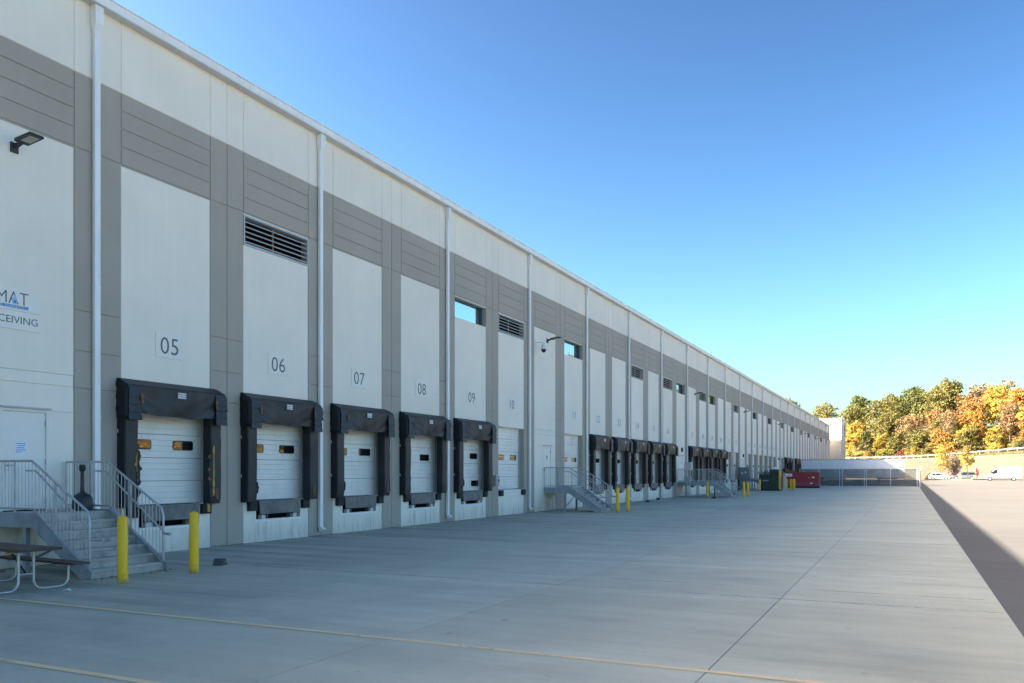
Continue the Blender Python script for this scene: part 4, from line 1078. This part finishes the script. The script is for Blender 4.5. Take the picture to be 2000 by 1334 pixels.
# ------------------------------------------------------------------ retaining wall, slope, hill
def catmull(pts, n):
    out = []
    P = [pts[0]] + pts + [pts[-1]]
    for i in range(1, len(P) - 2):
        for j in range(n):
            u = j / n; a, b, c, d = (Vector(P[i - 1]), Vector(P[i]), Vector(P[i + 1]), Vector(P[i + 2]))
            out.append(0.5 * ((2 * b) + (-a + c) * u + (2 * a - 5 * b + 4 * c - d) * u * u + (-a + 3 * b - 3 * c + d) * u ** 3))
    out.append(Vector(pts[-1])); return out
RW = catmull([(-60, 290), (-20, 268), (20, 240), (45, 207), (85, 190), (140, 170), (240, 120)], 14)
def rw_frame(i):
    a = RW[max(i - 1, 0)]; b = RW[min(i + 1, len(RW) - 1)]; d = (b - a).normalized()
    return d, Vector((-d.y, d.x))
def top_z(p): return 5.2 + 0.7 * smooth01((p.x - 10) / 40.0)
def road_z(p): return top_z(p) + 0.35 + 1.3 * smooth01((p.x - 5) / 45.0)
wallm = MB(); nW = len(RW); vs = []
for i, p in enumerate(RW):
    d, n = rw_frame(i); z = top_z(p)
    for (o, zz) in ((0.0, -0.5), (0.22, z), (0.9, z), (0.9, -0.5)): vs.append((p.x + n.x * o, p.y + n.y * o, zz))
fs = []
for i in range(nW - 1):
    for j in range(3): a = i * 4 + j; fs.append((a, a + 1, a + 5, a + 4))
wallm.add(vs, fs)
rw = thing('retaining_wall', 'sunlit tan block retaining wall behind the parked cars', 'wall')
wallm.build('wall_body', M['block'], rw)
cp = MB(); vs = []
for i, p in enumerate(RW):
    d, n = rw_frame(i); z = top_z(p)
    for (o, zz) in ((0.12, z + .002), (0.12, z + .16), (0.95, z + .16), (0.95, z + .002)): vs.append((p.x + n.x * o, p.y + n.y * o, zz))
fs = [(i * 4 + j, i * 4 + (j + 1) % 4, i * 4 + 4 + (j + 1) % 4, i * 4 + 4 + j) for i in range(nW - 1) for j in range(4)]
cp.add(vs, fs).build('coping', M['kerb'], rw)
# block courses, real recesses: staggered faces standing proud of the wall body where they can be told apart
crs = MB(); br = random.Random(9)
for i in range(14, 56):
    p, q = RW[i], RW[i + 1]; L = (q - p).length; d, n = (q - p).normalized(), None; n = Vector((-d.y, d.x))
    for c in range(9):
        z0 = 0.3 + c * 0.6; nb = max(1, int(L / 1.2)); off = 0.5 if c % 2 else 0.0
        for b_ in range(nb):
            a0 = (b_ + off) * L / nb; a1 = a0 + L / nb - 0.025
            if z0 + .56 > top_z(p): continue
            bat = 0.22 * z0 / 5.3; pr = br.uniform(0.02, 0.04)
            c0 = p + d * a0 + n * (bat - pr); c1 = p + d * a1 + n * (bat - pr)
            m0 = c0 + n * 0.25; m1 = c1 + n * .25
            crs.add([(c0.x, c0.y, z0), (c1.x, c1.y, z0), (c1.x, c1.y, z0 + .58), (c0.x, c0.y, z0 + .58), (m0.x, m0.y, z0), (m1.x, m1.y, z0), (m1.x, m1.y, z0 + .58), (m0.x, m0.y, z0 + .58)],
                    [(0, 1, 2, 3), (0, 4, 5, 1), (1, 5, 6, 2), (2, 6, 7, 3), (3, 7, 4, 0)])
tag(crs.build('block_courses', M['block'], rw), kind='stuff')

OFF = [0.85, 2.5, 4.5, 6.5, 8.5, 11, 15, 20, 28, 38, 50, 70, 110, 170]
def hill_z(p, o):
    tz, rz = top_z(p) + 0.05, road_z(p)
    if o <= 6.5: return tz + (rz - tz) * smooth01((o - .85) / 5.6)
    if o <= 12: return rz
    return rz + 9.5 * smooth01((o - 12) / 45.0) + 0.03 * (o - 12)
vs = []; fs = []
for i, p in enumerate(RW):
    d, n = rw_frame(i)
    for o in OFF: vs.append((p.x + n.x * o, p.y + n.y * o, hill_z(p, o) + (0.25 * sin(i * 1.7 + o) if o > 14 else 0)))
w = len(OFF)
for i in range(nW - 1):
    for j in range(w - 1): a = i * w + j; fs.append((a, a + 1, a + w + 1, a + w))
hm = MB(); hm.add(vs, fs); tag(hm.build('hill', M['grass'], smooth=True), kind='structure')

def at_station(x, o):
    for i in range(nW - 1):
        if RW[i].x <= x <= RW[i + 1].x:
            u = (x - RW[i].x) / (RW[i + 1].x - RW[i].x); p = RW[i].lerp(RW[i + 1], u); d, n = rw_frame(i)
            q = p + n * o; return Vector((q.x, q.y, hill_z(p, o))), d
# fence on the wall top and guard rail of the road above
t = thing('wall_top_fence', 'low black chain-link fence along the top of the retaining wall', 'fence')
x = 4.0; fp = []; 
while x < 62:
    p, d = at_station(x, 1.4); MB().box(-.035, .035, -.035, .035, 0, 1.25).build('fence_post', M['black_metal'], t, p); fp.append(p); x += 1.75
rails = MB(); rails.tube([p + Vector((0, 0, 1.2)) for p in fp], 0.025, 6); rails.build('top_rail', M['black_metal'], t)
fm = MB(); vs = [v for p in fp for v in ((p.x, p.y, p.z + .03), (p.x, p.y, p.z + 1.18))]
fm.add(vs, [(2 * i, 2 * i + 2, 2 * i + 3, 2 * i + 1) for i in range(len(fp) - 1)]).build('mesh_panel', M['link_black'], t)
t = thing('guard_rail', 'pale steel guard rail along the road above the retaining wall', 'guard rail')
x = -6.0; gp = []
while x < 66:
    p, d = at_station(x, 7.5); o = MB().box(-.10, .10, -.10, .10, 0, 0.95).build('rail_post', M['rail_white'], t, p); o.rotation_euler = (0, 0, atan2(d.y, d.x)); gp.append((p, d)); x += 1.65
gm = MB(); vs = []
for p, d in gp:
    n = Vector((d.y, -d.x, 0)); 
    for off, z in ((.12, .45), (.20, .53), (.12, .62), (.20, .71), (.12, .80), (.09, .80), (.09, .45)): q = p + n * off; vs.append((q.x, q.y, p.z + z))
gm.add(vs, [(i * 7 + j, i * 7 + (j + 1) % 7, (i + 1) * 7 + (j + 1) % 7, (i + 1) * 7 + j) for i in range(len(gp) - 1) for j in range(7)]).build('rail_beam', M['rail_white'], t)

# ------------------------------------------------------------------ trees
def tree_meshes(seed, h, cr, ch, n, ls, trunk_r=0.22, lobes=9, airy=0.0):
    """trunk with limbs; crown of many small leaf faces gathered in clumps with gaps between them"""
    r = random.Random(seed)
    base = h - ch
    tr = MB(); segs = []
    x = y = 0.0; path = [(0, 0, -0.3)]
    for i in range(1, 6):
        x += r.uniform(-.25, .25); y += r.uniform(-.25, .25); path.append((x, y, (h - ch * .35) * i / 5))
    tr.tube(path, [trunk_r * (1.15 - 0.17 * i) for i in range(6)], 7)
    L = []
    for i in range(lobes):
        a = r.uniform(0, 2 * pi); tt = (i + .5) / lobes; zz = base + ch * (0.12 + 0.76 * tt)
        rad = cr * sqrt(max(0.05, 1 - (2 * tt - 0.85) ** 2 * 0.8)) * r.uniform(.25, .68)
        c = Vector((rad * cos(a), rad * sin(a), zz)); s = cr * r.uniform(.30, .52)
        L.append((c, s))
        st = Vector(path[min(4, 2 + int(tt * 3))])
        mid = st.lerp(c, .5) + Vector((0, 0, .3))
        tr.tube([st, mid, c], [trunk_r * .42, trunk_r * .28, trunk_r * .1], 5)
        for j in range(3):
            e = c + Vector((r.uniform(-1, 1), r.uniform(-1, 1), r.uniform(-.4, 1))) * s * .9
            tr.tube([mid.lerp(c, .6), e], [trunk_r * .14, trunk_r * .04], 4)
    lf = MB()
    clumps = []
    for c, s in L:
        for j in range(int(10 + 10 * s / cr)):
            d = Vector((r.gauss(0, 1), r.gauss(0, 1), r.gauss(0, .8))).normalized()
            clumps.append((c + d * s * r.uniform(.45, 1.05), s * r.uniform(.20, .40)))
    for i in range(n):
        c, s = clumps[r.randrange(len(clumps))]
        d = Vector((r.gauss(0, 1), r.gauss(0, 1), r.gauss(0, .7)))
        p = c + d * s * .55
        nrm = (d.normalized() * .6 + Vector((r.uniform(-1, 1), r.uniform(-1, 1), r.uniform(-.2, 1)))).normalized()
        u = nrm.orthogonal().normalized(); q = Matrix.Rotation(r.uniform(0, 6.28), 3, nrm) @ u; w_ = nrm.cross(q)
        sz = ls * r.uniform(.6, 1.3)
        lf.add([p + q * sz, p + w_ * sz * .62 + nrm * sz * .15, p - q * sz, p - w_ * sz * .62 + nrm * sz * .15], [(0, 1, 2, 3)])
    return tr.mesh('trunk', M['bark']), lf_mesh(lf)
def lf_mesh(lf):
    me = bpy.data.meshes.new('crown'); me.from_pydata(lf.v, [], lf.f); me.materials.append(M['leaf']); me.update(); return me

VAR = [tree_meshes(100 + i, 13, 5.4 + .5 * (i % 3), 10.8 + (i % 2), 6500, 0.27, 0.22, 15) for i in range(7)]
SML = [tree_meshes(200 + i, 7.5, 3.4, 6.9, 3400, 0.21, 0.13, 11) for i in range(5)]
BSH = [tree_meshes(300 + i, 3.4, 2.4, 3.3, 1500, 0.17, 0.07, 8) for i in range(3)]
BARE = tree_meshes(400, 13, 4.8, 9.5, 900, 0.22, 0.24)
PAL = {'green': (0.115, 0.14, 0.032), 'olive': (0.19, 0.175, 0.04), 'yellow': (0.42, 0.31, 0.035), 'gold': (0.42, 0.23, 0.03), 'orange': (0.39, 0.20, 0.045),
       'rust': (0.27, 0.105, 0.035), 'lime': (0.24, 0.25, 0.035), 'red': (0.30, 0.055, 0.035), 'tan': (0.32, 0.20, 0.09), 'dark green': (0.085, 0.10, 0.028)}
def place_tree(name, var, colr, loc, sc, label, cat, group, rz):
    t = thing(name, label, cat, loc, rz, group); t.scale = sc
    link('trunk', var[0], t)
    c = link('crown', var[1], t); v = rnd.uniform(.88, 1.14); c.color = (*[q * v * .82 for q in PAL[colr]], 1)
    return t
ORD = ['first', 'second', 'third', 'fourth', 'fifth', 'sixth', 'seventh', 'eighth', 'ninth', 'tenth', 'eleventh', 'twelfth', 'thirteenth', 'fourteenth', 'fifteenth', 'sixteenth']
rows = [
 # (row phrase, offset, kind, [(station x, colour, scale)])
 ('back row on the hill', 50, VAR, [(-46, 'green', 1.0), (-35, 'olive', .85), (-24, 'green', 1.0), (-14, 'olive', .95), (-6, 'green', 1.1), (1, 'olive', 1.2), (7, 'tan', .95), (13, 'tan', 1.0), (19, 'olive', 1.1), (24, 'olive', 1.25), (30, 'tan', 1.1), (36, 'orange', 1.2), (41, 'orange', 1.3), (47, 'orange', 1.45), (53, 'olive', 1.5), (59, 'orange', 1.45)]),
 ('upper row on the hill', 38, VAR, [(-18, 'olive', .95), (-8, 'olive', 1.15), (-1, 'green', 1.15), (5, 'olive', 1.3), (10, 'orange', 1.05), (15, 'yellow', 1.05), (20, 'gold', 1.05), (26, 'tan', 1.15), (31, 'yellow', 1.1), (36, 'orange', 1.15), (42, 'rust', 1.2), (48, 'olive', 1.25), (54, 'orange', 1.2), (60, 'orange', 1.2)]),
 ('middle row on the hill', 27, VAR, [(-12, 'yellow', .8), (-4, 'olive', .9), (2, 'tan', .8), (7, 'orange', .9), (12, 'olive', .85), (17, 'gold', .9), (22, 'tan', .9), (27, 'yellow', 1.0), (33, 'yellow', .95), (38, 'olive', 1.0), (43, 'orange', 1.0), (49, 'green', .95), (55, 'rust', 1.0)]),
 ('front row above the road', 19, SML, [(-10, 'yellow', 1.0), (-5, 'dark green', 1.0), (-1, 'yellow', 1.0), (3, 'olive', 1.1), (7, 'dark green', 1.1), (11, 'olive', 1.1), (15, 'gold', 1.05), (18, 'yellow', 1.05), (21, 'olive', 1.1), (25, 'yellow', 1.0), (28, 'gold', 1.1), (32, 'yellow', 1.0), (36, 'lime', 1.0), (40, 'red', 0.9), (44, 'dark green', 1.1), (48, 'lime', 1.0)]),
]
for phrase, off, kind, items in rows:
    for j, (x, colr, sc) in enumerate(items):
        p, d = at_station(x, off + rnd.uniform(-3, 3)); i = rnd.randrange(len(kind))
        var = BARE if (off == 30 and x in (8, 13)) and False else kind[i]
        p.z -= .2
        place_tree('autumn_tree', var, colr, p, (sc * rnd.uniform(.95, 1.1), sc * rnd.uniform(.95, 1.1), sc * rnd.uniform(.92, 1.05)),
                   '%s autumn tree, %s from the left in the %s' % (colr, ORD[j], phrase), 'tree', 'trees on the hill', rnd.uniform(0, 6.28))
bs = [(-7, 'yellow'), (-1, 'gold'), (3, 'lime'), (7, 'red'), (10, 'yellow'), (14, 'olive'), (18, 'gold'), (22, 'tan'), (26, 'yellow'), (30, 'dark green'), (34, 'olive'), (39, 'lime'), (43, 'tan'), (47, 'lime'), (51, 'gold'), (55, 'orange')]
for j, (x, colr) in enumerate(bs):
    p, d = at_station(x, 13.2 + rnd.uniform(-.8, 1.5)); p.z -= .15; s = rnd.uniform(.75, 1.25)
    place_tree('roadside_shrub', BSH[j % 3], colr, p, (s, s, s), '%s shrub behind the guard rail, %s from the left' % (colr, ORD[j]), 'shrub', 'shrubs behind the guard rail', rnd.uniform(0, 6.28))
p, d = at_station(13, 21); place_tree('bare_tree', BARE, 'tan', p, (1, 1, 1), 'thin half-bare tree with dark limbs on the hill', 'tree', 'trees on the hill', 1.0)
# the wood goes on to the right of the picture, where the dock windows mirror it
wood_n = 0
for x in range(62, 200, 7):
    for off, kind in ((20, SML), (30, VAR), (46, VAR)):
        p, d = at_station(x + rnd.uniform(-2, 2), off + rnd.uniform(-3, 3)); colr = rnd.choice(['gold', 'yellow', 'orange', 'olive', 'green', 'rust', 'orange', 'gold']); s = rnd.uniform(1.0, 1.45)
        place_tree('autumn_tree', kind[wood_n % len(kind)], colr, p, (s, s, s), 'autumn tree on the hill beyond the right edge of the view', 'tree', 'trees on the hill to the right', rnd.uniform(0, 6)); wood_n += 1
# parking lot trees
def lot_pt(x, y): return (x, y, lot_z(x, y))
def ypx(px, Y):   # world X on the line of sight through image column px, at distance Y
    th = math.atan(775 / 1621.0); rx = -sin(th) + cos(th) * (px - 1000) / 1621.0; ry = cos(th) + sin(th) * (px - 1000) / 1621.0
    return CAMX + rx / ry * Y
def small_tree(seed, name, px, Y, h, cr, ch, colr, n, label, ls=.15):
    tm = tree_meshes(seed, h, cr, ch, n, ls, .09, 8); t = thing(name, label, 'tree', lot_pt(ypx(px, Y), Y))
    link('trunk', tm[0], t); c = link('crown', tm[1], t); c.color = (*[q * 1.15 for q in PAL[colr]], 1)
small_tree(501, 'island_tree', 1889.5, 204, 7.0, 1.75, 4.6, 'yellow', 1900, 'small golden tree on the parking island in front of the grey minivan')
small_tree(502, 'lot_tree', 1838, 229, 9.0, 2.9, 7.4, 'yellow', 1700, 'loose yellow green tree behind the white sport utility car')
small_tree(503, 'lot_tree', 1861, 231, 7.0, 3.0, 5.6, 'tan', 800, 'thin brownish tree behind the dark red car')

# ------------------------------------------------------------------ parking island, posts, flag, cars
def island_pts():
    pts = []
    for px, Y in ((1858, 199), (1868, 195), (1900, 194), (1945, 196), (2010, 197), (2010, 203), (1940, 204), (1880, 206), (1860, 203)): pts.append((ypx(px, Y), Y))
    return pts
ip = island_pts(); zc = lot_z(30, 200)
isl = MB().prism(ip, 'z', zc - .1, zc + .14).build('parking_island', M['kerb']); tag(isl, kind='structure')
cxi = sum(p[0] for p in ip) / len(ip); cyi = sum(p[1] for p in ip) / len(ip)
MB().prism([(cxi + (x - cxi) * .96, cyi + (y - cyi) * .9) for x, y in ip], 'z', zc + .141, zc + .17).build('island_grass', M['grass'], isl)
for i, (px, h) in enumerate(((1873, 1.2), (1876.5, 1.15), (1902, .9), (1905, .8), (1912, .9), (1915, .7))):
    t = thing('timber_post', 'short timber post on the parking island, %s from the left' % ORD[i], 'post', (ypx(px, 199), 199, zc + .1), 0, 'posts on the parking island')
    MB().box(-.09, .09, -.09, .09, 0, h).build('post', M['post_wood'], t)
t = thing('feather_flag', 'red feather flag between the grey minivan and the white van', 'flag', (ypx(1907.5, 205), 205, zc + .1))
MB().tube([(0, 0, 0), (0, 0, 2.2)], .03, 6).build('pole', M['alu'], t)
MB().prism([(0.03, .6), (.55, .75), (.38, 1.5), (0.05, 2.35), (-.12, 2.2), (-.1, 1.2)], 'y', -.02, .02).build('cloth', M['flag'], t)

def wheel(par, x, y, r, w, side):
    ty = MB().tube([(x, y, r), (x, y + side * w, r)], r, 20).build('wheel', M['tyre'], par)
    MB().tube([(x, y - side * 0.012, r), (x, y, r)], r * .64, 14).build('rim', M['chrome'], ty)
def vehicle(name, label, cat, loc, rz, L, Wd, belt, prof, green, paint, wr, wx, glass_cols, cladding=None):
    """prof: lower body side outline; green: cabin outline; both (x, z), nose at x = 0"""
    t = thing(name, label, cat, loc, rz)
    def body(outl, inset_top, zlo, zhi):
        m = MB(); n = len(outl)
        def wid(z): u = max(0, min(1, (z - zlo) / max(.01, zhi - zlo))); return Wd / 2 - inset_top * u ** 1.4
        a = [(x, -wid(z), z) for x, z in outl]; b = [(x, wid(z), z) for x, z in outl]
        return m.add(a + b, [tuple(range(n)), tuple(range(2 * n - 1, n - 1, -1))] + [(i, n + i, n + (i + 1) % n, (i + 1) % n) for i in range(n)])
    bo = body(prof, 0.05, belt * .6, belt).build('body', paint, t)
    bv = bo.modifiers.new('b', 'BEVEL'); bv.width = .05; bv.segments = 2; bv.limit_method = 'ANGLE'
    if green:
        zhi = max(z for x, z in green)
        g = body(green, 0.24, belt, zhi)
        go = g.build('cabin', paint, t); bv = go.modifiers.new('b', 'BEVEL'); bv.width = .05; bv.segments = 2
        def wid(z): u = max(0, min(1, (z - belt) / (zhi - belt))); return Wd / 2 - .24 * u ** 1.4
        for s in (-1, 1):
            for quad in glass_cols:
                m = MB(); m.add([(x, s * (wid(z) + .014), z) for x, z in quad] + [(x, s * (wid(z) - .02), z) for x, z in quad], [tuple(range(len(quad))), tuple(range(2 * len(quad) - 1, len(quad) - 1, -1))] + [(i, (i + 1) % len(quad), len(quad) + (i + 1) % len(quad), len(quad) + i) for i in range(len(quad))])
                m.build('side_window', M['car_glass'], t)
        # windscreen and rear glass
        (ax, az), (bx_, bz) = green[0], green[1]
        for (p, q, nm, sg) in ((green[0], green[1], 'windscreen', -1), (green[-1], green[-2], 'rear_window', 1)):
            f = lambda u: (p[0] + (q[0] - p[0]) * u + sg * .012, p[1] + (q[1] - p[1]) * u)
            (x0, z0), (x1, z1) = f(.12), f(.9)
            w0, w1 = wid(z0) - .1, wid(z1) - .08
            MB().hull([(x0, -w0, z0 + .012), (x0, w0, z0 + .012), (x1, w1, z1 + .012), (x1, -w1, z1 + .012)], [(x0 - sg * .03, -w0, z0 - .01), (x0 - sg * .03, w0, z0 - .01), (x1 - sg * .03, w1, z1 - .01), (x1 - sg * .03, -w1, z1 - .01)]).build(nm, M['car_glass'], t)
    for x in wx:
        for s in (-1, 1): wheel(t, x, s * (Wd / 2 + .012), wr, .24, -s)
        MB().tube([(x, -(Wd / 2 + .004), wr), (x, Wd / 2 + .004, wr)], wr * 1.18, 20).build('wheel_arch', M['rubber'], t)
    for s in (-1, 1):
        MB().box(-.02, .25, s * Wd * .36 - .16, s * Wd * .36 + .16, belt * .68, belt * .80).build('headlight', M['lamp_clear'], t)
        MB().box(L - .12, L + .02, s * Wd * .42 - .09, s * Wd * .42 + .09, belt * .72, belt * 1.02).build('tail_light', M['lamp_red'], t)
    MB().box(.15, L - .15, -Wd / 2 + .06, Wd / 2 - .06, .2, .32).build('underbody', M['rubber'], t)
    if cladding: MB().box(wx[0] + wr * 1.25, wx[1] - wr * 1.25, -Wd / 2 - .015, Wd / 2 + .015, cladding[0], cladding[1]).build('side_cladding', M['rubber'], t)
    return t
# white SUV, nose to the right (rotated half a turn), tail to the left
suv_prof = [(0, .42), (0.02, .72), (.15, .86), (1.25, 1.02), (4.55, 1.05), (4.72, .85), (4.74, .42), (4.5, .30), (.25, .28)]
suv_g = [(1.15, 1.01), (2.0, 1.58), (2.6, 1.66), (3.9, 1.62), (4.58, 1.04)]
suv_w = [[(1.5, 1.07), (2.1, 1.07), (2.1, 1.52), (2.02, 1.5)], [(2.17, 1.07), (3.1, 1.07), (3.1, 1.56), (2.17, 1.54)], [(3.18, 1.07), (4.05, 1.09), (3.75, 1.52), (3.18, 1.55)]]
Y = 222
vehicle('parked_car', 'white sport utility car, leftmost in the sunlit parking lot', 'car', (ypx(1857, Y), Y, lot_z(24, Y)), radians(176), 4.74, 1.86, 1.03, suv_prof, suv_g, M['car_white'], .36, (.92, 3.75), suv_w)
Y = 224
sed_prof = [(0, .40), (0.02, .62), (.2, .76), (1.2, .92), (3.9, .96), (4.6, .92), (4.7, .6), (4.68, .36), (.25, .25)]
sed_g = [(1.1, .91), (1.95, 1.36), (2.7, 1.44), (3.4, 1.38), (4.1, .96)]
sed_w = [[(1.45, .97), (2.2, .97), (2.2, 1.36), (2.0, 1.33)], [(2.27, .97), (3.5, .98), (3.2, 1.34), (2.27, 1.37)]]
vehicle('parked_car', 'dark red car mostly hidden behind the grey minivan', 'car', (ypx(1847, Y), Y, lot_z(26, Y)), radians(-6), 4.7, 1.8, .94, sed_prof, sed_g, M['car_red'], .33, (.9, 3.7), sed_w)
Y = 213
mv_prof = [(0, .42), (0.02, .70), (.2, .82), (1.0, .98), (4.95, 1.08), (5.08, .85), (5.1, .42), (4.9, .28), (.25, .28)]
mv_g = [(.85, .95), (2.0, 1.62), (2.7, 1.74), (4.6, 1.70), (5.02, 1.07)]
mv_w = [[(1.45, 1.04), (2.15, 1.06), (2.15, 1.58), (2.05, 1.56)], [(2.22, 1.06), (3.35, 1.09), (3.35, 1.62), (2.22, 1.60)], [(3.42, 1.09), (4.75, 1.12), (4.55, 1.58), (3.42, 1.62)]]
vehicle('parked_minivan', 'grey minivan parked behind the small golden tree', 'minivan', (ypx(1858.5, Y), Y, lot_z(26, Y)), radians(-4), 5.1, 1.98, 1.04, mv_prof, mv_g, M['car_grey'], .35, (.98, 4.0), mv_w)
# delivery van, nose to the left
Y = 186
van_prof = [(0, .42), (0.0, .85), (.12, 1.02), (1.0, 1.25), (1.15, 1.33), (1.95, 2.42), (2.15, 2.60), (6.25, 2.66), (6.38, 2.5), (6.4, .45), (6.2, .32), (.3, .32)]
vt = vehicle('delivery_van', 'white high-roof delivery van with dark lettering in the parking lot', 'van', (ypx(1921, Y), Y, lot_z(31, Y)), radians(-3), 6.4, 2.0, 1.3, van_prof, None, M['car_white'], .37, (1.05, 5.0), [], (.42, .62))
for s in (-1, 1):
    yy = s * 1.0
    MB().prism([(1.35, 1.40), (2.25, 1.40), (2.25, 2.12), (1.95, 2.12)], 'y', yy - s * .06, yy + s * .012).build('side_window', M['car_glass'], vt)
    MB().box(1.25, 1.5, yy, yy + s * .22, 1.45, 1.75).build('mirror', M['black_pl'], vt)
MB().hull([(1.2, -.85, 1.42), (1.2, .85, 1.42), (1.86, .8, 2.34), (1.86, -.8, 2.34)], [(1.16, -.85, 1.44), (1.16, .85, 1.44), (1.82, .8, 2.36), (1.82, -.8, 2.36)]).build('windscreen', M['car_glass'], vt)
me, bb = text_mesh('AGACIA', .36, 'lettering', M['ink'], .002, .012, 1.0)
link('lettering', me, vt, (2.55, -1.012, 1.78), (radians(90), 0, 0))
MB().box(5.0, 5.9, -1.012, -.99, 1.8, 2.05).build('faint_panel', M['metal_white'], vt)
